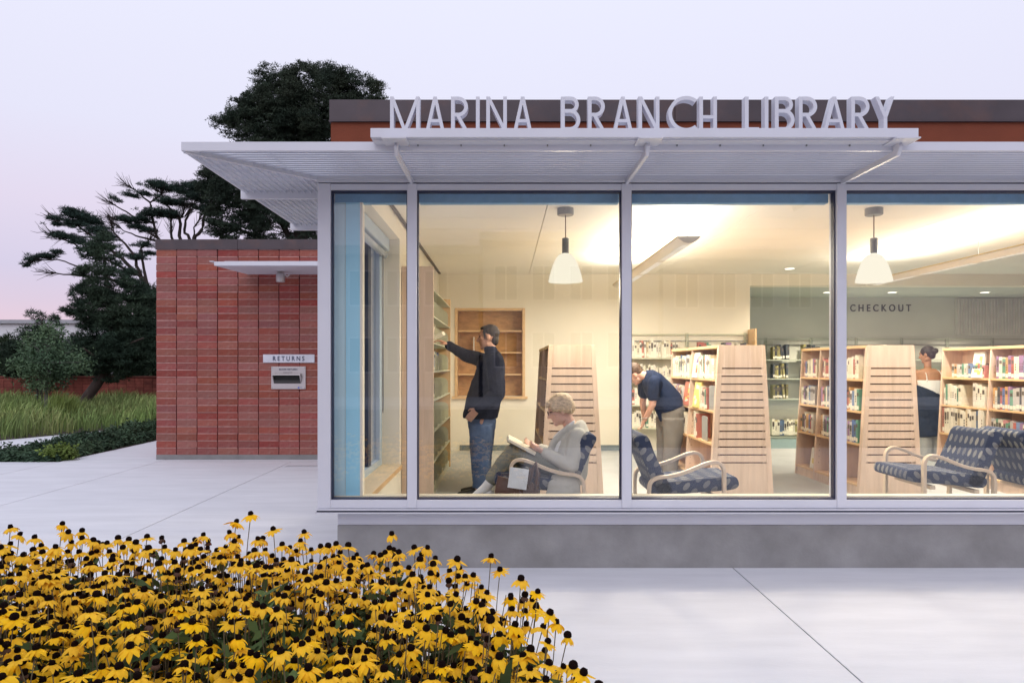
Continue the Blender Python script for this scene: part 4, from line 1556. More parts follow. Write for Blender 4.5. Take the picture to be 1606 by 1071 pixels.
def head(m, c, fwd, up, s=1.0, woman=False):
    """cranium, face, jaw, chin, nose, brows, lips, ears, all overlapping so that they fuse"""
    f, u, l = frame_of(fwd, up)
    c = Vector(c)
    ax = (f, l, u)
    m.ell(c + u * .030 * s - f * .012 * s, (.098 * s, .076 * s, .096 * s), ax)
    m.ell(c - u * .035 * s + f * .018 * s, (.074 * s, .062 * s, .088 * s), ax)
    m.cap(c - u * .098 * s + f * .066 * s - l * .012 * s, c - u * .098 * s + f * .066 * s + l * .012 * s, .021 * s, .021 * s)
    m.cap(c - u * .075 * s + f * .0 * s - l * .045 * s, c - u * .098 * s + f * .06 * s, .022 * s, .02 * s)
    m.cap(c - u * .075 * s + f * .0 * s + l * .045 * s, c - u * .098 * s + f * .06 * s, .022 * s, .02 * s)
    m.cap(c + u * .018 * s + f * .082 * s, c - u * .030 * s + f * .106 * s, .010 * s, .0145 * s)
    m.cap(c - u * .033 * s + f * .088 * s - l * .010 * s, c - u * .033 * s + f * .088 * s + l * .010 * s, .013 * s, .013 * s)
    m.cap(c + u * .030 * s + f * .078 * s - l * .032 * s, c + u * .030 * s + f * .078 * s + l * .032 * s, .013 * s, .013 * s)
    m.cap(c - u * .060 * s + f * .080 * s - l * .014 * s, c - u * .060 * s + f * .080 * s + l * .014 * s, .0095 * s, .0095 * s)
    m.cap(c - u * .071 * s + f * .077 * s - l * .012 * s, c - u * .071 * s + f * .077 * s + l * .012 * s, .010 * s, .010 * s)
    for q in (-1, 1):
        m.ell(c - u * .012 * s + f * .055 * s + l * q * .038 * s, (.026 * s, .024 * s, .024 * s), ax)
        m.ell(c - u * .008 * s - f * .012 * s + l * q * .078 * s, (.020 * s, .009 * s, .033 * s), ax)


def eyes(c, fwd, up, s, parent):
    f, u, l = frame_of(fwd, up)
    c = Vector(c)
    for q in (-1, 1):
        MB().ell(c + u * .008 * s + f * .0805 * s + l * q * .030 * s, (.008 * s, .013 * s, .006 * s), (f, l, u)).build('eye', EYEM, parent, smooth=True)
        MB().cap(c + u * .034 * s + f * .089 * s + l * q * .016 * s, c + u * .033 * s + f * .078 * s + l * q * .046 * s, .0045 * s, .003 * s, 8).build('eyebrow', HAIRD, parent, smooth=True)


def hand(m, wrist, d, palm, thumb, curl=.5, s=1.0):
    """palm, four bent fingers of unequal length and a thumb from the side of the palm. d: along the hand, palm: the way the palm faces, thumb: the side the thumb is on"""
    d = Vector(d).normalized()
    pn = Vector(palm)
    pn = (pn - d * pn.dot(d)).normalized()
    th = Vector(thumb)
    th = (th - d * th.dot(d) - pn * th.dot(pn)).normalized()
    w = Vector(wrist)
    for k in (-1.2, -.4, .4, 1.2):
        m.cap(w + d * .01 * s + th * k * .012 * s, w + d * .085 * s + th * k * .022 * s, .017 * s, .0135 * s, 10)
    m.ell(w + d * .05 * s + pn * .004 * s, (.045 * s, .036 * s, .016 * s), (d, th, pn))
    for k, L in ((1.5, .070), (.5, .078), (-.5, .072), (-1.5, .056)):
        b = w + d * .088 * s + th * k * .0205 * s
        a1 = curl * .7
        d1 = (d * math.cos(a1) + pn * math.sin(a1)).normalized()
        p1 = b + d1 * L * .48 * s
        a2 = curl * 1.6
        d2 = (d * math.cos(a2) + pn * math.sin(a2)).normalized()
        p2 = p1 + d2 * L * .30 * s
        a3 = curl * 2.2
        d3 = (d * math.cos(a3) + pn * math.sin(a3)).normalized()
        p3 = p2 + d3 * L * .22 * s
        m.cap(b - d * .01 * s, p1, .0095 * s, .0085 * s, 8).cap(p1, p2, .0085 * s, .0078 * s, 8).cap(p2, p3, .0078 * s, .0068 * s, 8)
    b = w + d * .028 * s + th * .030 * s
    t1 = b + (d * .6 + th * .62 + pn * .35).normalized() * .038 * s
    t2 = t1 + (d * .85 + th * .2 + pn * .45).normalized() * .030 * s
    m.cap(b, t1, .013 * s, .0105 * s, 8).cap(t1, t2, .0105 * s, .008 * s, 8)


def shoe(m, ankle, toe_dir, zsole, L=.27, s=1.0):
    a = Vector(ankle)
    d = Vector(toe_dir)
    d.z = 0
    d.normalize()
    l = Vector((-d.y, d.x, 0))
    h = a - d * .055
    rs = []
    for k, w, top in ((-.02, .020, .05), (.0, .032, .075), (.06, .037, .085), (.12, .040, .070), (.18, .046, .052), (.23, .044, .043), (.265, .030, .034), (.278, .012, .026)):
        c = h + d * k * L / .278
        c.z = zsole + top / 2
        rs.append((c, l * w, Vector((0, 0, top / 2))))
    m.loft(rs, 16)
    m.cap((a.x, a.y, zsole + .05), (a.x, a.y, zsole + .11), .042, .044)


HAIRD = pm('hair_dark_brown', (.020, .011, .008), .55, 0, .35, 30, .8, 110, stretch=(1, 1, 3))
HAIRG = pm('hair_grey_blond', (.58, .43, .26), .5, 0, .35, 30, .6, 70, stretch=(1, 1, 2))
HAIRB = pm('hair_black', (.005, .005, .006), .55, 0, .3, 30, .6, 110)
JACK = pm('navy_jacket', (.008, .010, .022), .85, 0, .3, 10, .35, 60, spec=.15)
JEAN = pm('blue_denim', (.055, .095, .19), .85, 0, .22, 7, .3, 180, col2=(.12, .17, .27), c2scale=5, c2lo=.5, c2hi=.8)
SHOEB = pm('black_leather', (.015, .014, .014), .4)
COATM = pm('grey_beige_cloth', (.53, .525, .475), .9, 0, .08, 8, .25, 200)
TROUG = pm('olive_grey_cloth', (.22, .225, .185), .9, 0, .10, 8, .25, 160)
WHITEC = pm('white_cotton', (.78, .78, .76), .85, 0, .04, 10, .2, 150)
POLO = pm('navy_polo', (.010, .020, .055), .9, 0, .15, 9, .25, 160, spec=.2)
KHAKI = pm('taupe_chino', (.20, .19, .175), .9, 0, .09, 8, .2, 160)
SKIRT = pm('navy_cloth', (.008, .018, .045), .9, 0, .2, 8, .2, 120)


# ------------------------------------------------------------------ standing man reaching to the tall bookcase
def standing_man():
    YM = 7.12
    s = 150.0

    def P(x, y, dy=0):
        return Vector(((x - 791) / s, YM + dy, EYE + (573 - y) / s))
    t = thing('person', (-.24, YM, ZF), 'dark haired man in navy jacket and blue jeans reaching to a high shelf', 'person')
    hc = P(765.5, 529, .02)
    fw, up = Vector((-1, .12, -.03)), Vector((.05, 0, 1))
    HS = 1.04
    # far (right) arm reaches, near (left) arm hangs
    sh_f, el_f, wr_f = P(762, 566, .19), P(727, 556, .14), P(703, 541, .05)
    sh_n, el_n, wr_n = P(776, 569, -.19), P(781, 615, -.27), P(751, 639, -.27)
    m = MB()
    head(m, hc, fw, up, HS)
    m.cap(P(772, 560, .01), P(768.5, 540, .015), .060, .056)
    m.loft([(P(772, 561), (.06, 0, 0), (0, .10, 0)), (P(771, 580), (.10, 0, 0), (0, .17, 0)), (P(763, 610), (.12, 0, 0), (0, .16, 0)), (P(757, 645), (.12, 0, 0), (0, .17, 0)), (P(756, 665), (.11, 0, 0), (0, .17, 0))])
    for a, b, c in ((sh_f, el_f, wr_f), (sh_n, el_n, wr_n)):
        m.cap(a, b, .05, .042).cap(b, c, .042, .029)
    for dy in (-.10, .10):
        m.cap(P(756, 660, dy), P(754, 712, dy), .078, .056).cap(P(754, 712, dy), P(754, 757, dy), .056, .040)
        m.cap(P(754, 762, dy), P(740, 770, dy), .04, .03)
    hand(m, wr_f, (-.11, -.02, .06), (-.25, 0, -1), (0, -1, 0), .55, 1.05)
    hand(m, wr_n, (-.75, .05, -.75), (.2, 1, -.1), (-.7, .1, .6), .45, 1.05)
    remesh('body', m, SK1, .0062, 3, t)
    eyes(hc, fw, up, HS, t)
    # hair: cap with short back and sides
    f, u, l = frame_of(fw, up)
    h = MB()
    h.ell(hc + u * .048 - f * .026, (.100, .083, .090), (f, l, u))
    h.ell(hc + u * .094 + f * .030, (.050, .060, .026), (f, l, u))
    h.ell(hc - u * .020 - f * .068, (.046, .066, .075), (f, l, u))
    for q in (-1, 1):
        h.cap(hc + u * .06 + f * .03 + l * q * .062, hc - u * .018 + f * .022 + l * q * .076, .016, .006)
    for k in range(26):
        a = random.uniform(-1, 1)
        h.cap(hc + u * (.118 - .02 * a * a) + f * random.uniform(-.03, .045) + l * a * .052, hc + u * (.10 - .04 * a * a) - f * random.uniform(.05, .095) + l * a * .062, .010, .007, 6)
    remesh('hair', h, HAIRD, .0065, 1, t)
    # jacket
    j = MB()
    rs = []
    for x, y, a, b in ((772.5, 552, .080, .085), (774, 558, .095, .12), (773, 565, .118, .20), (770, 578, .150, .225), (766, 596, .168, .215), (761, 616, .180, .21), (757, 636, .186, .215), (754.5, 648, .184, .215), (753.5, 655, .178, .21)):
        rs.append((P(x, y), (a, 0, 0), (0, b, 0)))
    j.loft(rs, 26)
    j.cap(sh_f, el_f, .085, .066).cap(el_f, wr_f + (el_f - wr_f) * .10, .066, .046)
    j.cap(wr_f + (el_f - wr_f) * .16, wr_f + (el_f - wr_f) * .07, .050, .050)
    j.cap(sh_n, el_n, .098, .082).cap(el_n, wr_n + (el_n - wr_n) * .10, .08, .058)
    j.cap(P(773, 556), P(769, 549, .005), .072, .066)
    j.cap(P(768, 577, -.05), P(783, 600, -.21), .018, .012).cap(P(760, 566, .10), P(758, 575, -.10), .07, .07)
    remesh('jacket', j, JACK, .0085, 3, t, .018, .09)
    b_ = MB()
    for q in range(4):
        z = 585 + q * 17
    # jeans
    jn = MB()
    jn.loft([(P(755.5, 646), (.142, 0, 0), (0, .165, 0)), (P(756, 660), (.150, 0, 0), (0, .178, 0)), (P(756, 672), (.140, 0, 0), (0, .175, 0))], 24)
    for dy, dx in ((-.095, 0), (.10, 3)):
        jn.loft([(P(756 + dx, 664, dy), (.128, 0, 0), (0, .098, 0)), (P(754 + dx, 690, dy), (.116, 0, 0), (0, .095, 0)), (P(753.5 + dx, 715, dy), (.102, 0, 0), (0, .088, 0)),
                 (P(754 + dx, 738, dy), (.088, 0, 0), (0, .082, 0)), (P(754 + dx, 754, dy), (.080, 0, 0), (0, .078, 0)), (P(753 + dx, 761, dy), (.082, 0, 0), (0, .080, 0))], 20)
    remesh('jeans', jn, JEAN, .009, 3, t, .016, .07)
    for dy, dx in ((-.095, 0), (.10, 3)):
        sm = MB()
        shoe(sm, P(754 + dx, 760, dy), (-1, -.1, 0), ZF + .002, .29)
        remesh('shoe', sm, SHOEB, .007, 2, t)
    bk = MB().box(-.019, .019, -.075, .075, -.085, .085).build('book', pm('held_book_cream', (.70, .66, .52), .6), None, loc=wr_f + Vector((-.125, -.015, .085)))
    bk.rotation_euler = (R(12), R(64), R(6))
    tag(bk, 'cream book gripped by the standing man at the high shelf', 'book')


standing_man()


# ------------------------------------------------------------------ seated woman reading
def seated_woman():
    YL = 5.62
    s = 191.5

    def P(x, y, dy=0):
        return Vector(((x - 791) / s, YL + dy, EYE + (573 - y) / s))
    t = thing('person', (.45, YL, ZF), 'grey blond seated woman in beige jacket and glasses reading an open book', 'person')
    hc = P(878.5, 643)
    fw, up = Vector((-1, 0, -.34)), Vector((-.2, 0, 1))
    HS = 1.0
    sh_n, el_n, wr_n = P(903, 683, -.165), P(893, 725, -.215), P(851, 706, -.125)
    sh_f, el_f, wr_f = P(898, 683, .165), P(884, 725, .21), P(845, 705, .11)
    hip, kn, an = P(886, 735), P(806, 708), P(764, 762)
    m = MB()
    head(m, hc, fw, up, HS, True)
    m.cap(P(897, 672), P(888, 653), .056, .052)
    m.loft([(P(899, 676), (.08, 0, .02), (0, .13, 0)), (P(899, 695), (.11, 0, .02), (0, .17, 0)), (P(896, 720), (.12, 0, 0), (0, .16, 0)), (P(892, 742), (.12, 0, 0), (0, .18, 0))])
    for a, b, c in ((sh_n, el_n, wr_n), (sh_f, el_f, wr_f)):
        m.cap(a, b, .045, .038).cap(b, c, .038, .026)
    hand(m, wr_n, (-.8, .15, .35), (0, .6, .8), (-.2, .8, .4), .55, .95)
    hand(m, wr_f, (-.8, -.15, .35), (0, -.6, .8), (-.2, -.8, .4), .45, .95)
    m.cap(hip + Vector((0, -.09, 0)), kn + Vector((0, -.06, 0)), .08, .058).cap(kn + Vector((0, -.06, 0)), an + Vector((0, -.05, 0)), .054, .038)
    m.cap(hip + Vector((0, .10, 0)), P(812, 716, .11), .08, .058).cap(P(812, 716, .11), P(806, 800, .11), .054, .038)
    m.cap(an + Vector((0, -.05, 0)), P(748, 776, -.05), .036, .028)
    remesh('body', m, SK2, .0062, 3, t)
    eyes(hc, fw, up, HS * .98, t)
    f, u, l = frame_of(fw, up)
    # curled hair
    h = MB()
    h.ell(hc + u * .050 - f * .028, (.102, .088, .086), (f, l, u))
    h.ell(hc + u * .010 - f * .075, (.060, .080, .075), (f, l, u))
    for k in range(120):
        a, b = random.uniform(-1, 1), random.uniform(0, math.pi)
        d = f * math.cos(b) * .95 + u * math.sin(b) + l * a
        d.normalize()
        if d.dot(f) > .86 and d.dot(u) < .5:
            continue
        c = hc + u * .040 - f * .02 + f * d.dot(f) * .096 + u * d.dot(u) * .084 + l * d.dot(l) * .085
        e = d.cross(u + f * .3).normalized()
        h.cap(c - e * .022, c + e * .022 - u * .008, .015, .010, 6)
    for q in (-1, 1):
        for k in range(6):
            c = hc + f * (.055 - .026 * k) + l * q * .080 + u * (.045 - .012 * k)
            h.cap(c, c - u * .030, .016, .010, 6)
    for k in range(5):
        c = hc + f * .075 + u * .085 + l * (k - 2) * .026
        h.cap(c, c + f * .022 - u * .030, .015, .009, 6)
    h.ell(hc - f * .098 + u * .055 + l * -.02, (.03, .03, .03))
    remesh('hair', h, HAIRG, .0062, 2, t)
    # glasses
    g = MB()
    for q in (-1, 1):
        c = hc + f * .102 + u * .006 + l * q * .032
        g.tube([c + l * math.cos(a) * .022 + u * math.sin(a) * .017 for a in [2 * math.pi * k / 14 for k in range(15)]], .0022, 6)
        g.tube([c + l * q * .022 + u * .008, hc - f * .005 + u * .004 + l * q * .084], .0022, 6)
    g.tube([hc + f * .104 + u * .010 - l * .010, hc + f * .104 + u * .010 + l * .010], .002, 6)
    g.build('glasses', pm('glasses_brown', (.06, .025, .02), .3), t)
    # jacket with skirts falling over the seat
    j = MB()
    rs = []
    for x, y, a, b, sl in ((901, 664, .068, .085, .03), (902, 672, .092, .125, .04), (901, 681, .122, .185, .03), (898, 700, .150, .205, .02), (894, 722, .158, .205, 0), (890, 745, .165, .215, 0), (887, 758, .150, .205, 0)):
        rs.append((P(x, y), (a, 0, sl), (0, b, 0)))
    j.loft(rs, 26)
    for a, b, c in ((sh_n, el_n, wr_n), (sh_f, el_f, wr_f)):
        j.cap(a, b, .078, .064).cap(b, c + (b - c) * .12, .064, .046)
    j.loft([(P(886, 738, -.215), (.12, 0, 0), (0, .035, 0)), (P(881, 752, -.252), (.135, 0, 0), (0, .014, 0)), (P(878, 780, -.256), (.15, 0, 0), (0, .012, 0)), (P(877, 802, -.256), (.155, 0, 0), (0, .012, 0))], 20)
    j.cap(P(891, 668, -.07), P(868, 692, -.075), .022, .030).cap(P(868, 692, -.075), P(852, 732, -.09), .030, .032)
    remesh('jacket', j, COATM, .0085, 3, t, .014, .08)
    # blouse
    b = MB()
    b.loft([(P(893, 668), (.055, 0, .035), (0, .07, 0)), (P(882, 690), (.085, 0, .02), (0, .10, 0)), (P(876, 712), (.105, 0, .0), (0, .12, 0)), (P(874, 738), (.11, 0, 0), (0, .14, 0))], 20)
    b.cap(P(899, 661, -.058), P(876, 679, -.062), .014, .016).cap(P(876, 679, -.062), P(868, 686, -.04), .016, .010)
    remesh('blouse', b, WHITEC, .0075, 3, t)
    # trousers
    q = MB()
    q.loft([(P(893, 745), (.13, 0, 0), (0, .19, 0)), (P(885, 738), (.12, 0, .09), (0, .19, 0))], 20)
    q.cap(hip + Vector((0, -.09, .01)), kn + Vector((0, -.06, 0)), .092, .076)
    q.cap(kn + Vector((0, -.06, 0)), P(774, 748, -.05), .076, .066)
    q.cap(hip + Vector((0, .10, 0)), P(812, 716, .11), .092, .076)
    q.cap(P(812, 716, .11), P(806, 788, .11), .076, .064)
    remesh('trousers', q, TROUG, .0085, 3, t, .016, .09)
    sck = MB()
    sck.cap(P(775, 748, -.05), P(760, 766, -.05), .046, .041).cap(P(760, 766, -.05), P(743, 780, -.05), .042, .036)
    sck.cap(P(806, 790, .11), P(806, 815, .11), .042, .040)
    remesh('sock', sck, WHITEC, .008, 2, t)
    sh_ = MB()
    for a, b in ((P(768, 774, -.05), P(738, 789, -.05)), (P(808, 826, .11), P(786, 828, .11))):
        sh_.cap(a, b, .042, .034)
    remesh('shoe', sh_, pm('white_shoe', (.62, .60, .58), .5), .007, 2, t)
    # scarf ends hanging beside the arm
    sc = MB()
    for k in range(4):
        x0_, w_ = 843 - k * 4, .014
        sc.tube([P(x0_, 722 + k, -.255), P(x0_ - 1.5, 742, -.285), P(x0_ - 3 + k, 772 + 3 * k, -.28), P(x0_ - 4 + k, 790, -.28)], [.016, .018, .020, .014], 8)
    remesh('scarf', sc, pm('dark_scarf', (.04, .035, .06), .9, 0, .5, 40, .3, 90, col2=(.16, .09, .05), c2scale=22, c2lo=.5, c2hi=.6), .007, 2, t)

    # the open book on her lap
    bo = thing('open_book', P(815, 702), 'open book with dark cover lying in the lap of the seated woman', 'book')
    a, c_ = P(797, 686), P(839, 708)
    dvec = (c_ - a)
    L = dvec.length
    d = dvec.normalized()
    n_ = Vector((-d.z, 0, d.x))
    if n_.z < 0:
        n_ = -n_

    def slab(name, mat, w0, w1, h0, h1, arch=0):
        mb = MB()
        rings = []
        for i in range(9):
            v = i / 8
            w = w0 + (w1 - w0) * v
            hh = arch * math.sin(math.pi * v)
            rings.append([tuple(a + Vector((0, w, 0)) + n_ * (h0 + hh * .4)), tuple(c_ + Vector((0, w, 0)) + n_ * (h0 + hh * .4)), tuple(c_ + Vector((0, w, 0)) + n_ * (h1 + hh)), tuple(a + Vector((0, w, 0)) + n_ * (h1 + hh))])
        mb.rings(rings)
        return mb.build(name, mat, bo)
    slab('cover', pm('book_cover_dark', (.025, .035, .045), .4), -.17, .17, -.022, -.017)
    slab('page_block', pm('book_pages', (.80, .74, .58), .8), -.162, -.002, -.0165, .004, .010)
    slab('page_block', pm('book_pages', (.80, .74, .58), .8), .002, .162, -.0165, .004, .010)
    # tote bag on the floor in front of her
    bg = thing('tote_bag', (.12, 5.26, ZF), 'brown leather tote bag standing on the floor beside the seated woman', 'bag')
    BR = pm('brown_leather', (.10, .048, .035), .45, 0, .25, 8, .25, 60)
    s2 = 203.0
    X = lambda x: (x - 791) / s2
    mb = MB()
    mb.loft([((.10, 5.27, ZF + .005), (.19, 0, 0), (0, .075, 0)), ((.10, 5.27, ZF + .20), (.20, 0, 0), (0, .08, 0)), ((.095, 5.27, ZF + .38), (.165, 0, -.01), (0, .055, 0)), ((.085, 5.27, ZF + .455), (.135, 0, -.022), (0, .030, 0))], 22)
    remesh('bag_body', mb, BR, .009, 2, bg, .018, .10)
    for dy in (-.05, .045):
        MB().tube([(.19, 5.27 + dy, ZF + .42), (.215, 5.27 + dy, ZF + .52), (.245, 5.265 + dy, ZF + .585), (.255, 5.265 + dy, ZF + .50), (.235, 5.27 + dy, ZF + .38)], .011, 8).build('handle', BR, bg, smooth=True)
    nt = MB().box(-.072, .072, -.004, .004, -.078, .078).build('paper_sheet', pm('white_paper', (.74, .78, .80), .7), None, loc=(X(812.5), 5.185, EYE + (573 - 747) / s2))
    nt.rotation_euler = (0, R(8), 0)
    tag(nt, 'blank white paper sheet sticking up from the brown tote bag', 'paper')


seated_woman()


# ------------------------------------------------------------------ stooping man at the white book shelves
def stooping_man():
    YS_ = 8.25
    s = 129.8

    def P(x, y, dy=0):
        return Vector(((x - 791) / s, YS_ + dy, EYE + (573 - y) / s))
    t = thing('person', (2.0, YS_, ZF), 'man in navy polo shirt and taupe trousers stooping toward a low book shelf', 'person')
    hc = P(999, 587, .14)
    fw, up = Vector((-.75, .35, -.8)), Vector((-.8, .1, .55))
    sh_n, el_n, wr_n = P(1021, 602, -.17), P(1019, 633, -.16), P(1010, 657, -.06)
    sh_f, el_f, wr_f = P(1018, 598, .22), P(1016, 633, .30), P(1018, 658, .28)
    hip = P(1053, 640)
    m = MB()
    head(m, hc, fw, up, 1.02)
    m.cap(P(1019, 592, .04), P(1009, 588, .1), .058, .055)
    m.loft([(P(1024, 598, .02), (.04, 0, .06), (0, .13, 0)), (P(1035, 612, .01), (.07, 0, .11), (0, .17, 0)), (P(1050, 636), (.12, 0, .07), (0, .165, 0))])
    for a, b, c in ((sh_n, el_n, wr_n), (sh_f, el_f, wr_f)):
        m.cap(a, b, .050, .041).cap(b, c, .041, .029)
    for dy in (-.10, .10):
        m.cap(hip + Vector((0, dy, 0)), P(1049, 693, dy), .08, .058).cap(P(1049, 693, dy), P(1047, 738, dy), .055, .04)
        m.cap(P(1047, 741, dy), P(1036, 744, dy), .035, .028)
    hand(m, wr_n, (-.25, .3, -.75), (-.9, .3, .1), (-.2, .9, .1), .4)
    hand(m, wr_f, (.0, .3, -.75), (-.9, .3, .1), (-.2, -.9, .1), .4)
    remesh('body', m, SK2, .0075, 3, t)
    f, u, l = frame_of(fw, up)
    h = MB()
    h.ell(hc + u * .045 - f * .030, (.100, .085, .090), (f, l, u))
    h.ell(hc - u * .02 - f * .068, (.046, .068, .07), (f, l, u))
    remesh('hair', h, pm('hair_brown', (.10, .055, .03), .5, 0, .3, 30, .6, 110), .008, 1, t)
    eyes(hc, fw, up, 1.0, t)
    p = MB()
    p.loft([(P(1012, 590, .06), (.03, 0, .07), (0, .08, 0)), (P(1017, 594, .03), (.055, 0, .115), (0, .17, 0)), (P(1026, 604, .02), (.085, 0, .14), (0, .205, 0)), (P(1039, 618, .01), (.105, 0, .13), (0, .195, 0)), (P(1049, 631), (.135, 0, .105), (0, .19, 0)), (P(1053, 641), (.150, 0, .06), (0, .19, 0))], 24)
    p.cap(sh_n + Vector((.01, 0, .02)), sh_n + (el_n - sh_n) * .55, .088, .078).cap(sh_f, sh_f + (el_f - sh_f) * .55, .088, .078)
    p.cap(P(1035, 640), P(1036, 657, -.05), .07, .03)
    remesh('polo_shirt', p, POLO, .009, 3, t, .014, .09)
    q = MB()
    q.loft([(P(1052, 634), (.150, 0, .05), (0, .175, 0)), (P(1055, 645), (.168, 0, .02), (0, .19, 0)), (P(1055, 660), (.160, 0, 0), (0, .19, 0)), (P(1054, 668), (.14, 0, 0), (0, .185, 0))], 22)
    for dy, dx in ((-.10, 1), (.10, -3)):
        q.loft([(P(1054 + dx, 655, dy), (.150, 0, 0), (0, .10, 0)), (P(1052 + dx, 680, dy), (.130, 0, 0), (0, .098, 0)), (P(1050 + dx, 700, dy), (.108, 0, 0), (0, .09, 0)),
                (P(1048 + dx, 722, dy), (.094, 0, 0), (0, .083, 0)), (P(1047 + dx, 739, dy), (.086, 0, 0), (0, .08, 0))], 18)
    remesh('trousers', q, KHAKI, .009, 3, t, .012, .09)
    BXb = MB()
    BXb.loft([(P(1051, 634, 0), (.155, 0, .05), (0, .182, 0)), (P(1051.6, 637.2, 0), (.157, 0, .049), (0, .184, 0))], 24)
    BXb.build('belt', SHOEB, t)
    br = MB()
    w = wr_n + (el_n - wr_n) * .12
    br.tube([w + Vector((.036 * math.cos(a), .036 * math.sin(a), .008 * math.cos(a))) for a in [2 * math.pi * k / 16 for k in range(17)]], .006, 6)
    br.build('wristwatch', STEEL, t)
    for dy, dx in ((-.10, 1), (.10, -3)):
        sm = MB()
        shoe(sm, P(1047 + dx, 741, dy), (-1, .3, 0), ZF + .002, .29)
        remesh('shoe', sm, SHOEB, .008, 2, t)


stooping_man()


# ------------------------------------------------------------------ woman in a white top among the bookcases
def browsing_woman():
    YV = 9.72
    s = 110.15

    def P(x, y, dy=0):
        return Vector(((x - 791) / s, YV + dy, EYE + (573 - y) / s))
    t = thing('person', (6.02, YV, ZF), 'dark haired woman in white strappy top and navy skirt, seen from behind', 'person')
    hc = P(1453.5, 556)
    fw, up = Vector((-.62, .78, -.20)), Vector((-.05, .1, 1))
    m = MB()
    head(m, hc, fw, up, .95, True)
    m.cap(P(1455, 579), P(1455, 563), .048, .046)
    sh_l, sh_r = P(1441, 584, .06), P(1472, 584, -.10)
    m.loft([(P(1456, 578), (.07, -.02, 0), (.02, .06, 0)), (P(1456, 583), (.155, -.07, 0), (.04, .085, 0)), (P(1457, 596), (.150, -.06, 0), (.04, .10, 0)), (P(1458, 615), (.125, -.05, 0), (.04, .095, 0)), (P(1459, 640), (.15, -.05, 0), (.04, .11, 0))])
    for a, e, w in ((sh_l, P(1439, 610, .05), P(1446, 632, .22)), (sh_r, P(1477, 610, -.12), P(1474, 632, .05))):
        m.cap(a, e, .044, .037).cap(e, w, .036, .026)
        hand(m, w, (-.3, .9, -.2), (0, .2, -1), (-1, 0, 0), .5, .92)
    for dx in (-8, 8):
        m.cap(P(1459 + dx, 640), P(1460 + dx, 682), .08, .055).cap(P(1460 + dx, 682), P(1460 + dx, 712), .052, .036)
        m.cap(P(1460 + dx, 715), P(1456 + dx, 717, .08), .032, .026)
    remesh('body', m, SK3, .008, 3, t)
    f, u, l = frame_of(fw, up)
    h = MB()
    h.ell(hc + u * .035 - f * .022, (.100, .083, .090), (f, l, u))
    h.ell(hc - u * .01 - f * .065, (.045, .066, .07), (f, l, u))
    h.ell(hc + u * .03 - f * .115, (.042, .045, .042), (f, l, u))
    remesh('hair', h, HAIRB, .008, 1, t)
    eyes(hc, fw, up, .95, t)
    c = MB()
    c.loft([(P(1457, 596), (.158, -.062, 0), (.042, .106, 0)), (P(1457.5, 606), (.150, -.06, 0), (.042, .104, 0)), (P(1458, 618), (.136, -.05, 0), (.04, .104, 0)), (P(1459, 634), (.15, -.05, 0), (.04, .115, 0))], 22)
    for xx, dy in ((1448, -.03), (1466, -.11)):
        c.tube([P(xx, 597, dy - .065), P(xx - .5, 586, dy - .045), P(xx - 1, 579.5, dy + .02), P(xx - 1, 586, dy + .09)], .008, 6)
    remesh('top', c, WHITEC, .008, 2, t)
    k = MB()
    k.loft([(P(1455, 611), (.150, -.05, -.075), (.04, .13, 0)), (P(1458, 624), (.180, -.05, -.085), (.04, .15, 0)), (P(1462, 644), (.205, -.05, -.075), (.04, .155, 0)), (P(1465, 664), (.225, -.05, -.045), (.04, .16, 0)), (P(1464, 682), (.235, -.05, .03), (.04, .165, 0))], 24)
    remesh('skirt', k, SKIRT, .010, 3, t, .035, .11)
    tr = MB()
    for dx in (-8, 9):
        tr.loft([(P(1460 + dx, 676), (.10, 0, 0), (0, .10, 0)), (P(1460 + dx, 698), (.088, 0, 0), (0, .09, 0)), (P(1460 + dx, 716), (.085, 0, 0), (0, .085, 0))], 16)
    remesh('trousers', tr, pm('pale_linen', (.32, .33, .33), .9, 0, .06, 8), .01, 3, t)
    for dx in (-8, 8):
        sm = MB()
        shoe(sm, P(1460 + dx, 716), (-.3, 1, 0), ZF + .002, .24)
        remesh('shoe', sm, SHOEB, .009, 2, t)


browsing_woman()

# ================================================================== PLANTING, TREES AND WHAT LIES BEYOND
def rnd_dirs(n):
    v = RNG.normal(size=(n, 3))
    return v / np.linalg.norm(v, axis=1, keepdims=True)


def tufts(name, C, rad, n, ln, wd, mat, parent, out=.9, flat=1.0):
    """needle sprays: n thin triangles round every centre, pointing outward"""
    C = np.asarray(C, dtype=np.float64)
    N = len(C)
    rad = np.broadcast_to(np.asarray(rad, dtype=np.float64), (N,))
    cc = np.repeat(C, n, 0)
    rr = np.repeat(rad, n)[:, None]
    d = rnd_dirs(N * n)
    d[:, 2] = np.abs(d[:, 2]) * .75 + d[:, 2] * .25
    pos = cc + d * rr * (RNG.random((N * n, 1)) ** .5) * np.array([1, 1, flat])
    dr = d * out + RNG.normal(size=(N * n, 3)) * .55
    dr /= np.linalg.norm(dr, axis=1, keepdims=True)
    sd = np.cross(dr, rnd_dirs(N * n))
    sd /= np.linalg.norm(sd, axis=1, keepdims=True) + 1e-9
    L = ln * RNG.uniform(.6, 1.25, (N * n, 1))
    w = wd * RNG.uniform(.7, 1.2, (N * n, 1))
    T = np.stack([pos - sd * w, pos + sd * w, pos + dr * L], 1)
    return tri_mesh(name, T, mat, parent)


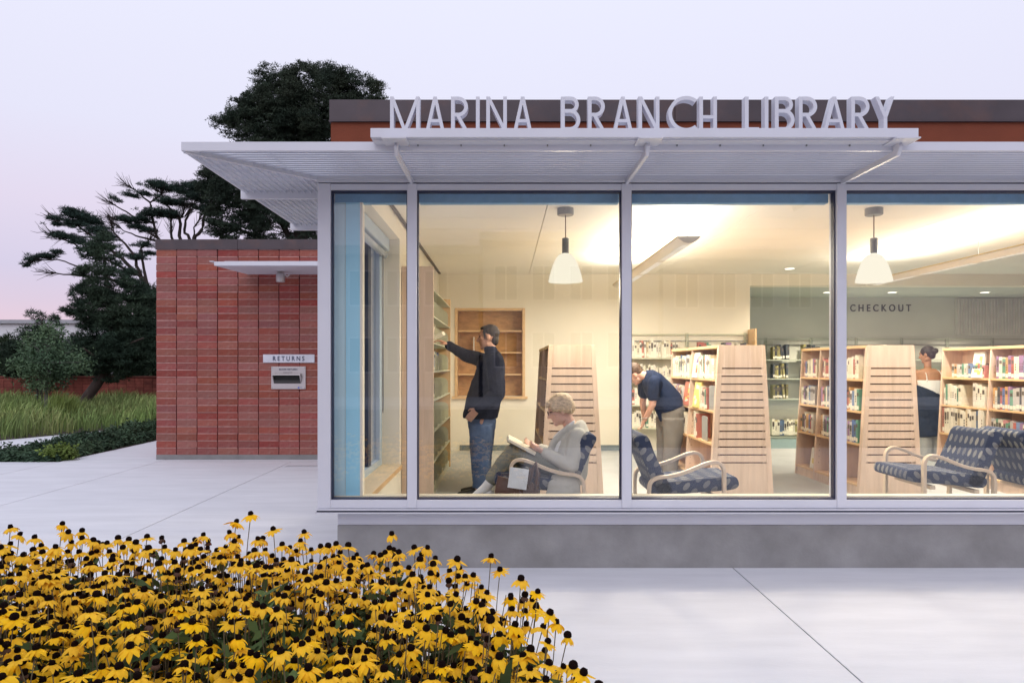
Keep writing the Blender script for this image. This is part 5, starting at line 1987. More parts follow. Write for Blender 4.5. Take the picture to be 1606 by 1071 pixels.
def fill_ellipsoids(E, n, surf=.55):
    """points in a union of ellipsoids (centre, radii), more of them near the surface"""
    vol = np.array([e[1][0] * e[1][1] * e[1][2] for e in E])
    vol = vol ** .72
    k = RNG.choice(len(E), size=n, p=vol / vol.sum())
    d = rnd_dirs(n)
    r = RNG.random((n, 1)) ** (1 / 3)
    r = np.where(RNG.random((n, 1)) < surf, .80 + .22 * RNG.random((n, 1)), r)
    c = np.array([e[0] for e in E])[k]
    R_ = np.array([e[1] for e in E])[k]
    return c + d * R_ * r


def fol(name, col, col2, v=.3):
    m = pm(name, col, .8, 0, .30, 1.1, island=v, col2=col2, c2scale=.7, c2lo=.42, c2hi=.68, spec=.25)
    return m


PINEF = fol('pine_needles', (.030, .050, .034), (.055, .072, .045))
CYPF = fol('cypress_foliage', (.032, .060, .048), (.05, .085, .066))
CONF = fol('dark_needles', (.028, .052, .034), (.055, .085, .05))
YOUNGF = fol('young_leaves', (.085, .15, .085), (.12, .18, .09))
HEDGEF = fol('hedge_leaves', (.034, .058, .034), (.055, .08, .04))
BARK = pm('dark_bark', (.040, .030, .026), .95, 0, .3, 6, .8, 25, stretch=(1, 1, .3))
BARK2 = pm('brown_bark', (.06, .042, .036), .95, 0, .3, 6, .8, 25, stretch=(1, 1, .3))
BARKG = pm('grey_bark', (.17, .16, .15), .9, 0, .25, 12, .5, 40)


def EP(x, y, rx, ry, d, rz=None):
    k = d / FPX
    return (np.array(at(x, y, d)), np.array([rx * k, (rz or rx) * k * .8, ry * k]))


# ---- big pine behind the brick wing
bp = thing('pine_tree', (-8.6, 31, 0), 'tall broad dark pine with rounded crown rising behind the brick wing and canopy', 'tree')
D = 31
E = [EP(490, 165, 78, 50, D), EP(428, 200, 68, 42, D), EP(556, 148, 36, 32, D), EP(580, 125, 14, 9, D), EP(585, 160, 12, 30, D), EP(372, 197, 34, 20, D), EP(395, 157, 22, 16, D), EP(432, 130, 26, 20, D), EP(480, 126, 30, 14, D), EP(520, 124, 26, 12, D), EP(440, 175, 60, 40, D), EP(510, 195, 80, 38, D),
     EP(425, 305, 90, 62, D), EP(375, 345, 50, 45, D), EP(460, 345, 70, 55, D), EP(350, 275, 30, 22, D), EP(335, 290, 22, 18, D), EP(430, 250, 70, 40, D), EP(520, 300, 60, 60, D), EP(345, 330, 18, 45, D), EP(350, 372, 25, 14, D)]
L_ = fill_ellipsoids(E, 900, .66)                 # boughs, each a rounded cushion of needle tufts
C = []
for c in L_:
    r = random.uniform(.24, .46)
    d = rnd_dirs(11)
    d[:, 2] = d[:, 2] * .7 + .25
    C.append(c + d * r)
C = np.concatenate(C)
tufts('crown', C, RNG.uniform(.13, .21, len(C)), 34, .10, .019, PINEF, bp)
C = fill_ellipsoids(E, 480, .1)
tufts('inner_needles', C, RNG.uniform(.25, .4, len(C)), 40, .16, .03, PINEF, bp)
tk = MB()
b0 = at(470, 575, D); b0.z = -.1
tk.tube([b0, at(468, 480, D), at(470, 400, D), at(475, 300, D), at(482, 200, D), at(490, 140, D)], [.45, .40, .34, .26, .16, .05], 10)
for a, b, c in (((470, 400), (430, 330), (380, 300)), ((473, 340), (520, 300), (550, 270)), ((478, 260), (430, 215), (375, 200)), ((480, 220), (530, 180), (570, 150)), ((484, 190), (450, 150), (425, 135)), ((470, 420), (400, 370), (350, 350))):
    tk.tube([at(*a, D), at(*b, D), at(*c, D)], [.16, .10, .03], 7)
tk.build('trunk', BARK, bp, smooth=True)


# ---- wind-shaped cypresses
def cypress(name, label, D, trunk, limbs, pads, seedn, dens=1.0):
    t = thing(name, trunk[0][:2] + (0,) if False else (at(*trunk[0][:2], D).x, D, 0), label, 'tree')
    mb = MB()
    p0 = at(trunk[0][0], trunk[0][1], D)
    for path in [trunk] + limbs:
        pts = []
        rad = []
        for q in path:
            p = at(q[0], q[1], D + (q[3] if len(q) > 3 else 0))
            pts.append(p)
            rad.append(q[2] * .55 * D / FPX)
        fine, fr = [], []
        for i in range(len(pts) - 1):
            for s in range(4):
                u = s / 4
                fine.append(pts[i].lerp(pts[i + 1], u) + Vector((random.gauss(0, .018), random.gauss(0, .04), random.gauss(0, .018))) * (0 if i + s == 0 else 1))
                fr.append(rad[i] * (1 - u) + rad[i + 1] * u)
        fine.append(pts[-1]); fr.append(rad[-1])
        mb.tube(fine, fr, 6)
    # fine bare twigs fanning out of the limbs' ends
    for path in limbs:
        (x1, y1), (x0, y0) = path[-1][:2], path[-2][:2]
        for k in range(24):
            u = random.uniform(.1, 1)
            bx, by = x0 + (x1 - x0) * u, y0 + (y1 - y0) * u
            ang = math.atan2(y1 - y0, x1 - x0) + random.uniform(-.65, .65)
            L = random.uniform(10, 30)
            dz = random.uniform(-1, 1)
            a, b = at(bx, by, D), at(bx + math.cos(ang) * L * .5, by + math.sin(ang) * L * .45, D + dz * .5)
            c = at(bx + math.cos(ang) * L, by + math.sin(ang) * L - random.uniform(0, 4), D + dz)
            mb.tube([a, b, c], [.015, .011, .005], 4)
    mb.build('trunk', BARK, t, smooth=True)
    P_ = []
    for (x, y, rx, ry) in pads:
        n = int(max(6, rx * ry * .46) * dens)
        k = D / FPX
        c = np.array(at(x, y, D))
        d = RNG.normal(size=(n, 3)) * np.array([rx * k * .52, rx * k * .55, ry * k * .45])
        d[:, 2] = np.where(d[:, 2] < 0, d[:, 2] * .6, d[:, 2])
        P_.append(c + d)
    P_ = np.concatenate(P_)
    tufts('crown', P_, RNG.uniform(.10, .22, len(P_)), 46, .13, .013, CYPF, t, flat=.7)
    return t


cypress('cypress_tree', 'flat topped windswept cypress with spreading bare limbs, its pads reaching far left', 33,
        [(262, 560, 12), (250, 500, 10), (236, 460, 8), (222, 435, 7)],
        [[(222, 435, 6), (190, 405, 5), (150, 375, 3.5), (110, 345, 2), (82, 342, 1)], [(222, 435, 5), (195, 420, 4), (150, 400, 3), (105, 378, 2), (68, 364, 1)],
         [(236, 460, 5), (180, 440, 3.5), (140, 433, 3), (100, 430, 2), (62, 426, 1)], [(180, 440, 3), (130, 420, 2.4), (90, 408, 1.8), (52, 408, 1)], [(222, 435, 5), (210, 400, 4), (180, 365, 2.5), (170, 340, 1)],
         [(236, 460, 5), (224, 420, 4), (222, 390, 3), (240, 370, 1.5)], [(190, 405, 3), (160, 395, 2), (120, 372, 1.5), (96, 372, 1)]],
        [(118, 338, 18, 8), (135, 345, 22, 8), (112, 332, 10, 5), (85, 343, 9, 4), (88, 352, 10, 4), (150, 350, 10, 5), (118, 352, 22, 7), (105, 372, 18, 6), (92, 368, 8, 5), (150, 362, 22, 8), (165, 375, 18, 8), (125, 380, 16, 5), (155, 385, 22, 6),
         (65, 403, 14, 5), (50, 408, 9, 5), (42, 416, 6, 5), (90, 396, 9, 4), (78, 402, 10, 4), (215, 405, 15, 5), (225, 385, 16, 4), (205, 430, 10, 6), (140, 392, 18, 5)], 3)
cypress('cypress_tree', 'flat topped cypress with forked black trunks showing above the brick wing', 34,
        [(300, 520, 13), (298, 440, 10), (290, 400, 7), (280, 378, 6)],
        [[(298, 440, 7), (302, 385, 5.5), (316, 360, 4.5), (321, 335, 3.5), (317, 310, 2)], [(302, 385, 5), (290, 365, 4), (291, 345, 3.5), (303, 325, 2)], [(303, 378, 3), (305, 358, 2), (314, 340, 1.2)],
         [(290, 400, 6), (281, 370, 5), (283, 345, 4), (290, 325, 2)], [(280, 400, 5), (269, 372, 4), (268, 345, 2.5)], [(280, 400, 5), (245, 370, 4), (238, 340, 3.5), (236, 318, 3), (255, 302, 1.6)],
         [(236, 318, 3), (215, 300, 2), (196, 288, 1.2)], [(240, 350, 3.5), (210, 340, 2.5), (185, 325, 1.8), (172, 316, 1)], [(262, 385, 4), (235, 365, 3), (205, 350, 2), (172, 340, 1)], [(255, 380, 4), (220, 372, 2.5), (195, 362, 1.5), (170, 345, .8)],
         [(283, 345, 3), (262, 322, 2), (250, 300, 1)], [(290, 340, 2.5), (310, 310, 1.5), (330, 300, 1)]],
        [(248, 292, 18, 6), (262, 296, 18, 7), (240, 290, 12, 5), (282, 298, 14, 7), (228, 305, 12, 4), (300, 293, 16, 7), (315, 298, 18, 10), (330, 300, 18, 12), (310, 312, 20, 8), (295, 305, 15, 6), (203, 307, 9, 4), (212, 309, 6, 3), (178, 312, 5, 3), (186, 316, 5, 3),
         (265, 318, 20, 7), (285, 320, 18, 7), (255, 335, 20, 7), (235, 338, 16, 6), (270, 338, 18, 6), (225, 346, 14, 6), (205, 348, 16, 6), (198, 345, 10, 5), (215, 357, 14, 5), (232, 362, 14, 5), (312, 328, 6, 4), (330, 330, 14, 16), (210, 402, 14, 4), (235, 398, 12, 4)], 5)

# ---- dark leaning conifer before the low wall
D = 22.5
cf = thing('conifer_tree', (at(128, 645, D).x, D, 0), 'dark ragged conifer on a leaning trunk by the low brick wall', 'tree')
E = [EP(160, 385, 14, 18, D), EP(150, 400, 22, 10, D), EP(172, 405, 20, 18, D), EP(165, 430, 42, 16, D), EP(178, 455, 50, 22, D), EP(150, 470, 40, 14, D), EP(175, 490, 58, 26, D), EP(125, 492, 20, 8, D), EP(105, 490, 8, 5, D), EP(195, 525, 55, 40, D), EP(225, 500, 35, 40, D), EP(160, 530, 45, 30, D), EP(150, 562, 45, 26, D), EP(200, 560, 50, 30, D), EP(235, 545, 35, 40, D), EP(175, 590, 26, 12, D),
     EP(138, 455, 20, 6, D), EP(210, 450, 20, 8, D), EP(132, 432, 12, 5, D)]
C = fill_ellipsoids(E, 1250, .6)
tufts('crown', C, RNG.uniform(.10, .22, len(C)), 80, .13, .012, CONF, cf)
tk = MB()
b0 = at(127, 650, D); b0.z = -.05
tk.tube([b0, at(133, 628, D), at(150, 605, D), at(170, 575, D), at(178, 540, D), at(172, 480, D), at(165, 420, D), at(161, 385, D)], [.20, .175, .16, .14, .12, .09, .05, .02], 10)
for a, b in (((170, 575), (130, 545)), ((176, 550), (225, 530)), ((175, 510), (125, 495)), ((172, 480), (220, 460)), ((170, 460), (135, 440)), ((166, 430), (190, 410))):
    tk.tube([at(*a, D), at(*b, D + random.uniform(-1, 1))], [.06, .02], 6)
tk.build('trunk', BARK2, cf, smooth=True)

# ---- second small spiky conifer left
D = 24.2
sc = thing('conifer_tree', (at(62, 640, D).x, D, 0), 'small spiky dark conifer behind the slim young tree', 'tree')
E = [EP(50, 500, 5, 14, D), EP(65, 505, 5, 16, D), EP(88, 508, 6, 12, D), EP(60, 525, 25, 12, D), EP(78, 530, 22, 10, D), EP(45, 548, 35, 12, D), EP(75, 560, 45, 22, D), EP(30, 575, 32, 18, D), EP(8, 565, 14, 14, D)]
C = fill_ellipsoids(E, 520, .6)
tufts('crown', C, RNG.uniform(.10, .20, len(C)), 70, .13, .012, CONF, sc)
b0 = at(62, 645, D); b0.z = -.05
MB().tube([b0, at(62, 600, D), at(64, 550, D), at(66, 500, D)], [.11, .09, .06, .02], 8).build('trunk', BARK2, sc, smooth=True)

# ---- slim young leafy tree with its stake
D = 19.2
yt = thing('young_tree', (at(72, 650, D).x, D, 0), 'slim young tree with loose grey green leaves and a pale trunk', 'tree')
E = [EP(70, 548, 40, 22, D), EP(85, 570, 45, 22, D), EP(55, 580, 40, 18, D), EP(78, 600, 30, 14, D), EP(75, 520, 22, 12, D), EP(120, 560, 22, 6, D), EP(130, 575, 14, 6, D), EP(30, 570, 16, 10, D)]
C = fill_ellipsoids(E, 330, .5)


def leaf_cloud(name, C, spread, n, ln, wd, mat, parent, droop=0):
    C = np.repeat(np.asarray(C), n, 0)
    N = len(C)
    p = C + RNG.normal(size=(N, 3)) * spread
    d = rnd_dirs(N)
    d[:, 2] = d[:, 2] * .6 - droop
    d /= np.linalg.norm(d, axis=1, keepdims=True)
    s = np.cross(d, rnd_dirs(N))
    s /= np.linalg.norm(s, axis=1, keepdims=True) + 1e-9
    L = ln * RNG.uniform(.6, 1.3, (N, 1))
    w = wd * RNG.uniform(.7, 1.2, (N, 1))
    Q = np.stack([p, p + d * L * .45 + s * w, p + d * L, p + d * L * .45 - s * w], 1)
    return tri_mesh(name, Q, mat, parent)


leaf_cloud('crown', C, .10, 20, .085, .022, YOUNGF, yt)
tk = MB()
b0 = at(71, 655, D); b0.z = -.05
tk.tube([b0, at(72, 625, D), at(74, 600, D), at(75, 570, D), at(73, 545, D)], [.045, .042, .038, .022, .006], 8)
for k in range(16):
    x, y = 74, random.uniform(540, 605)
    tk.tube([at(x, y, D), at(x + random.uniform(-22, 25), y - 14, D + random.uniform(-.3, .3)), at(x + random.uniform(-45, 55), y - random.uniform(8, 30), D + random.uniform(-.6, .6))], [.014, .010, .004], 5)
tk.build('trunk', BARKG, yt, smooth=True)
for px, lab in ((58.5, 'thin dark stake left of the young tree trunk'), (66, 'thin dark stake close to the young tree trunk')):
    b0 = at(px, 650, D - .2)
    o = MB().tube([(b0.x, b0.y, -.02), (b0.x, b0.y, at(px, 594, D - .2).z)], .014, 7).build('tree_stake', pm('stake_dark', (.05, .05, .045), .8))
    tag(o, lab, 'stake')

# ---- hedge and shrubs beyond the wall
D = 27
hg = thing('hedge', (-16, D, 0), 'dark unclipped hedge filling the gap behind the low brick wall', 'hedge')
E = [EP(x, 572 + random.uniform(-8, 10), 22, 36, D) for x in range(-60, 330, 24)] + [EP(235, 470, 26, 20, D), EP(245, 500, 30, 40, D), EP(210, 540, 30, 30, D)]
C = fill_ellipsoids(E, 1500, .55)
tufts('foliage', C, RNG.uniform(.12, .3, len(C)), 50, .16, .02, HEDGEF, hg)

# ---- low brick garden wall
lwall = thing('garden_wall', (-17, 25, 0), 'low dark red brick garden wall beyond the tall grass', 'wall')
BX('wall_core', MORTAR, lwall, -34, -3.5, 25.012, 25.25, -.05, 1.03)
gb = MB()
for r in range(9):
    for c in range(95):
        x = -34 + c * .32
        if x > -3.9:
            continue
        o = random.uniform(-.004, .004)
        gb.box(x, x + .306, 25 + o, 25.0115, r * .112, r * .112 + .102)
tag(gb.build('brickwork', pm('garden_brick', (.27, .075, .055), .9, 0, .25, 6, .3, 40, island=.25), lwall), kind='stuff')
BX('coping', pm('garden_coping', (.22, .065, .05), .9, 0, .2, 5), lwall, -34, -3.5, 24.98, 25.27, 1.0305, 1.075)

# ---- white building far off
wb = thing('white_building', (-50, 60, 0), 'low white building with dark windows showing between the trees far off', 'building')
WB = pm('white_render', (.78, .79, .82), .85, 0, .04, .5)
BX('wall', WB, wb, -80, -29, 60, 72, 0, 5.15)
BX('cornice', pm('grey_cornice', (.42, .43, .46), .8), wb, -80.2, -28.8, 59.7, 72.1, 5.152, 5.47)
BX('band', WB, wb, -80, -29, 59.93, 59.998, 3.98, 4.08)
BX('band', WB, wb, -80, -29, 59.93, 59.998, 2.55, 2.65)
x = -79.0
while x < -30:
    f = BX('window', pm('window_frame_white', (.7, .7, .72), .6), wb, x, x + .62, 59.95, 59.998, 2.72, 3.82)
    BX('pane', pm('far_pane', (.10, .10, .13), .2), f, x + .05, x + .57, 59.93, 59.9495, 2.77, 3.77)
    for k in range(3):
        BX('glazing_bar', pm('window_frame_white', (.7, .7, .72), .6), f, x + .05, x + .57, 59.92, 59.9295, 3.0 + k * .24, 3.03 + k * .24)
    x += .94

# ---- houses across the street, seen only as reflections in the glass
def street_house(x0, x1, h, col, label, dz):
    t = thing('street_house', ((x0 + x1) / 2, -22, 0), label, 'house', 'houses across the street')
    cm = pm('render_' + label.split()[0], col, .85, 0, .05, 1)
    BX('wall', cm, t, x0, x1, -30, -22, 0, h)
    BX('cornice', pm('cornice_pale', (.7, .68, .64), .7), t, x0 - .15, x1 + .15, -30.1, -21.6, h + .002, h + .4)
    n = int((x1 - x0) / 1.75)
    for fl in range(2):
        for k in range(n):
            xa = x0 + .5 + k * 1.75
            z = 1.1 + fl * 3.1 + dz
            f = BX('window', pm('sash_white', (.75, .75, .75), .5), t, xa, xa + 1.15, -21.998, -21.93, z, z + 1.7)
            BX('pane', pm('dark_pane', (.04, .05, .06), .1), f, xa + .08, xa + .535, -21.929, -21.92, z + .08, z + 1.62)
            BX('pane', pm('dark_pane', (.04, .05, .06), .1), f, xa + .615, xa + 1.07, -21.929, -21.92, z + .08, z + 1.62)


street_house(-9.5, -1.2, 6.6, (.50, .44, .36), 'ochre rendered street house with paired sash windows, mirrored in the glass', 0)
street_house(-1.0, 7.2, 7.2, (.58, .56, .52), 'stone grey street house with paired sash windows, mirrored in the glass', .25)
street_house(7.4, 16, 6.4, (.44, .46, .48), 'slate grey street house with paired sash windows, mirrored in the glass', -.1)

# ---- tall grass
def grass(name, pts, hmin, hmax, w, mat, lean=.35, parent=None):
    N = len(pts)
    pts = np.asarray(pts)
    h = RNG.uniform(hmin, hmax, (N, 1)) * (.8 + .35 * np.sin(pts[:, :1] * 1.7) * np.cos(pts[:, 1:2] * 1.3))
    a = RNG.uniform(0, 2 * math.pi, N)
    ld = np.stack([np.cos(a), np.sin(a), np.zeros(N)], 1) * h * RNG.uniform(.05, lean * 1.6, (N, 1)) + np.array([.5, 0, 0]) * h * .25
    b = RNG.uniform(0, math.pi, N)
    s = np.stack([np.cos(b), np.sin(b), np.zeros(N)], 1) * w
    base = np.concatenate([pts[:, :2], np.zeros((N, 1))], 1)
    up = np.array([0, 0, 1.0])
    m1 = base + up * h * .45 + ld * .18
    m2 = base + up * h * .80 + ld * .55
    tp = base + up * h * .98 + ld
    q1 = np.stack([base - s, base + s, m1 + s * .9, m1 - s * .9], 1)
    q2 = np.stack([m1 - s * .9, m1 + s * .9, m2 + s * .55, m2 - s * .55], 1)
    q3 = np.stack([m2 - s * .55, m2 + s * .55, tp + s * .05, tp - s * .05], 1)
    return tri_mesh(name, np.concatenate([q1, q2, q3]), mat, parent)


GRASSM = pm('meadow_grass', (.19, .29, .08), .8, 0, .35, .9, island=.45, col2=(.27, .31, .11), c2scale=.45, c2lo=.45, c2hi=.6)
N = 30000
gp = np.stack([RNG.uniform(-24, -5.7, N), 12 + 12.8 * RNG.random(N) ** .8], 1)
# keep to the meadow side of the path
off = (gp[:, 0] - pa.x) * nrm.x + (gp[:, 1] - pa.y) * nrm.y
gp = gp[off < -.08]
g_ = grass('meadow_grass', gp, .38, .66, .012, GRASSM)
tag(g_, kind='stuff')
tp_ = at(100, 655, 17.2)
tus = thing('grass_tussock', (tp_.x, 17.2, 0), 'taller upright tussock standing out of the meadow by the leaning trunk', 'plant')
pp_ = np.array([tp_.x, 17.2]) + RNG.normal(size=(420, 2)) * .16
grass('blades', pp_, .75, 1.02, .009, pm('tussock_grass', (.21, .28, .07), .8, 0, .25, .8, island=.35), .22, tus)

# ---- ground cover between path and plaza
GC = fol('ground_cover_leaves', (.045, .085, .05), (.075, .12, .06))
pts = []
while len(pts) < 620:
    x, y = random.uniform(-12, -6.85), random.uniform(10.45, 18.5)
    o = (x - pa.x) * nrm.x + (y - pa.y) * nrm.y
    if o > 2.58 + .12 * math.sin(y * 3) - .8 * min(1, max(0, (y - 11.6) / 2)) and x < -6.80 - (y - 10.4) * .045 - .05:
        pts.append((x, y, 0))
pts = np.array(pts)
zz = (.03 + .13 * np.clip((pts[:, 1] - 10.6) / 3, 0, 1)) + .085 * np.clip(.5 + .5 * np.sin(pts[:, 0] * 4.1) * np.sin(pts[:, 1] * 3.3), 0, 1) * RNG.uniform(.3, 1.2, len(pts))
edge_d = np.minimum((-6.80 - (pts[:, 1] - 10.4) * .045 - pts[:, 0]) / .35, (pts[:, 1] - 10.40) / .4).clip(.15, 1)
pts[:, 2] = zz * edge_d
low = pts.copy(); low[:, 2] *= .4
gc = leaf_cloud('ground_cover', np.concatenate([pts, low]), .05, 26, .075, .017, GC, None, .1)
fr = MB()
frond_pts = []
for k in range(95):
    q = random.choice(pts)
    a = random.uniform(0, 6.28)
    L = random.uniform(.12, .24)
    for s in range(9):
        u = s / 8
        frond_pts.append((q[0] + math.cos(a) * L * u, q[1] + math.sin(a) * L * u, q[2] + .05 + L * (1.1 * u - 1.25 * u * u)))
leaf_cloud('fern_fronds', frond_pts, .008, 9, .05, .011, GC, None, .3)
bs = thing('low_shrub', (-6.95, 10.62, 0), 'small bright yellow green shrub at the front corner of the ground cover', 'shrub')
E = [((-6.98, 10.66, .10), (.26, .20, .11)), ((-6.8, 10.6, .07), (.14, .1, .06))]
leaf_cloud('foliage', fill_ellipsoids(E, 60, .6), .03, 22, .055, .016, fol('bright_leaves', (.14, .20, .045), (.18, .23, .05)), bs, .1)

# ================================================================== BLACK-EYED FLOWERS
PET = pm('yellow_petals', (1.0, .59, .008), .6, 0, .08, 40, rand=.03, spec=.12)
_n, _l = PET.node_tree.nodes, PET.node_tree.links          # thin petals let light through
_tr = _n.new('ShaderNodeBsdfTranslucent')
_tr.inputs[0].default_value = (1.0, .54, .006, 1)
_ms = _n.new('ShaderNodeMixShader')
_ms.inputs[0].default_value = .22
_out = [q for q in _n if q.type == 'OUTPUT_MATERIAL'][0]
_l.new(_n['Principled BSDF'].outputs[0], _ms.inputs[1])
_l.new(_tr.outputs[0], _ms.inputs[2])
_l.new(_ms.outputs[0], _out.inputs[0])
CONE = pm('dark_cone', (.012, .005, .004), .95, 0, .4, 300, .8, 600, spec=.08)
STEM = pm('flower_stem', (.12, .095, .05), .8, 0, .2, 20)
LEAFM = fol('flower_leaves', (.050, .085, .03), (.08, .11, .035))
LEAFM2 = fol('lighter_flower_leaves', (.07, .11, .035), (.09, .13, .04))  # lighter green for the higher leaves of the bed
WITH = pm('withered_petals', (.10, .05, .03), .9, 0, .3, 30)

# bed outline (plan): back edge bows toward the plaza, the end is loose
struct(MB().prism([(-4.6, .9), (.16, .9), (.16, 1.6), (.02, 2.3), (-.2, 2.85), (-.75, 3.22), (-4.6, 3.42)], 'z', .001, .02).build('flower_soil', SOIL))


def petal_mesh(seed, n, droop, ragged):
    rr = random.Random(seed)
    v, f = [], []
    for k in range(n):
        a = 2 * math.pi * (k + rr.uniform(-.25, .25)) / n
        L = .035 * rr.uniform(.82, 1.12)
        dr = droop + rr.uniform(-.30, .35)
        if rr.random() < ragged:
            L *= .6
            dr += .5
        w = .0080 * rr.uniform(.85, 1.2)
        ca, sa = math.cos(a), math.sin(a)
        o = len(v)
        r, z = .006, .0
        ang = dr * .35
        pts = []
        for s, wf in ((0, .45), (.3, .95), (.65, 1.05), (.9, .7), (1.0, .15)):
            pts.append((r, z, wf))
            ang = dr * (.35 + .85 * s)
            step = L * .28
            r += math.cos(ang) * step
            z -= math.sin(ang) * step
        tw = rr.uniform(-.35, .35)
        for (r, z, wf) in pts:
            ww_ = w * wf
            v.append((ca * r - sa * ww_, sa * r + ca * ww_, z + ww_ * tw - abs(ww_) * .25))
            v.append((ca * r, sa * r, z + .0012))
            v.append((ca * r + sa * ww_, sa * r - ca * ww_, z - ww_ * tw - abs(ww_) * .25))
        for s in range(len(pts) - 1):
            b = o + s * 3
            f += [(b, b + 1, b + 4, b + 3), (b + 1, b + 2, b + 5, b + 4)]
    me = bpy.data.meshes.new('petals')
    me.from_pydata(v, [], f)
    me.materials.append(PET if ragged < .9 else WITH)
    me.polygons.foreach_set('use_smooth', [True] * len(me.polygons))
    return me


PETALS = [petal_mesh(s, n, d, r) for s, n, d, r in ((1, 12, .55, .05), (2, 11, .8, .1), (3, 13, .95, .12), (4, 10, 1.1, .2), (5, 12, .7, .08), (6, 9, 1.2, .3), (7, 12, .85, .1), (8, 11, .45, .1))]
WITHERED = petal_mesh(20, 8, 1.4, 1.0)
CONES = []
for k in range(3):
    m = MB()
    r0 = .0098 + .0012 * k
    m.lathe([(.002, -.004), (r0 * .7, -.003), (r0, .002), (r0 * 1.0, .008 + .001 * k), (r0 * .8, .0125 + .001 * k), (r0 * .45, .0155 + .001 * k), (.0008, .0168 + .001 * k)], (0, 0, 0), 12)
    for q in range(46):
        u, a = random.uniform(0, 1), random.uniform(0, 6.28)
        z = .001 + .0145 * u
        rad = r0 * math.sqrt(max(.05, 1 - (max(0, z - .004) / .0145) ** 2)) * .98
        m.box(rad * math.cos(a) - .0009, rad * math.cos(a) + .0009, rad * math.sin(a) - .0009, rad * math.sin(a) + .0009, z - .0008, z + .0014)
    CONES.append(m.mesh('cone', CONE, smooth=False))
STEMS = []                                       # (mesh, top position, top direction)
for k in range(10):
    h = .32 + .036 * k
    lx = random.uniform(.02, .12)
    pts = [Vector((lx * u ** 1.6, .012 * math.sin(u * 5), h * u)) for u in [i / 6 for i in range(7)]]
    m = MB().tube(pts, [.0028, .0026, .0024, .0021, .0019, .0017, .002], 5)
    for q in range(2):
        u = random.uniform(.35, .7)
        i = int(u * 6)
        p = pts[i]
        a = random.uniform(0, 6.28)
        L = random.uniform(.05, .085)
        d = Vector((math.cos(a), math.sin(a), .55))
        s = Vector((-math.sin(a), math.cos(a), 0))
        m.add([p, p + d * L * .45 + s * .010, p + d * L * .9 - Vector((0, 0, .014)), p + d * L * .45 - s * .010], [(0, 1, 2, 3)], 1)
    STEMS.append((m.mesh('stem', [STEM, LEAFM], True), pts[-1], (pts[-1] - pts[-2]).normalized()))


def bed_point():
    while True:
        x, y = random.uniform(-3.6, .20), random.uniform(1.30, 3.38)
        xmax = .20 - .15 * max(0, y - 1.9) - (.42 * max(0, y - 2.75) / .45)
        ymax = 3.36 - .16 * max(0, (x + .9)) ** 1.0
        if x < xmax and y < ymax:
            return x, y


heads = []
tries = 0
while len(heads) < 1080 and tries < 140000:
    tries += 1
    x, y = bed_point()
    k = random.randrange(10)
    if y < 2.1:
        k = min(k, 7)
    if y > 2.9:
        k = max(k, 3)
    rz = random.uniform(0, 6.28)
    if x > -.25:
        rz = random.uniform(-.9, .9)            # the end of the bed leans out over the paving
    st_, top, dr = STEMS[k]
    sc = random.uniform(.92, 1.06)
    M_ = Matrix.Translation((x, y, 0)) @ Matrix.Rotation(rz, 4, 'Z') @ Matrix.Scale(sc, 4)
    tp = M_ @ top
    if tp.y < 1.45:
        continue
    u = 791 + tp.x * FPX / tp.y
    w = 573 - (tp.z - EYE) * FPX / tp.y
    if u < -40 or u > 1000 or w > 1110:
        continue
    ok = True
    for q in heads:
        dxp, dyp = (u - q[0]) * tp.y / 2.2, (w - q[1]) * tp.y / 2.2
        if dxp * dxp + dyp * dyp < 8.7 ** 2:
            ok = False
            break
    if not ok:
        continue
    heads.append((u, w, x, y, rz, sc, k, tp, tp.y))
extra_ = 0
while extra_ < 420:                             # the bed goes on beyond the frame
    x, y = bed_point()
    if x * FPX / y + 791 > -45:
        continue
    extra_ += 1
    k = random.randrange(10)
    heads.append((-999, 0, x, y, random.uniform(0, 6.28), 1.0, k, None, 99))
heads.sort(key=lambda q: q[8])
specials = [((-1.28, 3.30), 9, 1.16, .2), ((-1.36, 3.32), 9, 1.09, .5), ((-2.18, 3.30), 9, 1.09, 0), ((.02, 2.55), 7, 1.0, .05), ((.0, 2.60), 6, .98, .25), ((-.05, 2.75), 6, 1.0, -.2), ((.05, 2.1), 5, 1.0, .2), ((.06, 1.85), 4, 1.0, .1), ((.05, 2.35), 4, 1.05, .3), ((.08, 1.75), 3, 1.1, -.2)]
LABF = 'yellow black eyed flower on a thin stem in the crowded flower bed'
LABD = 'spent flower head with dark cone and withered petals in the flower bed'
LABT = 'yellow black eyed flower leaning out over the paving at the open end of the bed'


def flower(x, y, rz, sc, k, label, group, spent=False, extra=0, pk=None):
    st_, top, dr = STEMS[k]
    f = bpy.data.objects.new('coneflower', None)
    COL.objects.link(f)
    f.location = (x, y, .0)
    f.rotation_euler = (extra, 0, rz)
    f.scale = (sc, sc, sc)
    tag(f, label, 'flower', group)
    a = bpy.data.objects.new('stem', st_); COL.objects.link(a); a.parent = f
    tilt = (dr * .6 + Vector((random.gauss(0, .22), random.gauss(0, .22), 1))).normalized().to_track_quat('Z', 'Y').to_euler()
    for nm, me in (('petals', WITHERED if spent else PETALS[random.randrange(8) if pk is None else pk]), ('cone', random.choice(CONES))):
        o = bpy.data.objects.new(nm, me)
        COL.objects.link(o)
        o.parent = f
        o.location = top
        o.rotation_euler = tilt
        q = random.uniform(.78, 1.16) if nm == 'petals' else random.uniform(.92, 1.1)
        o.scale = (q, q, q)
    return f


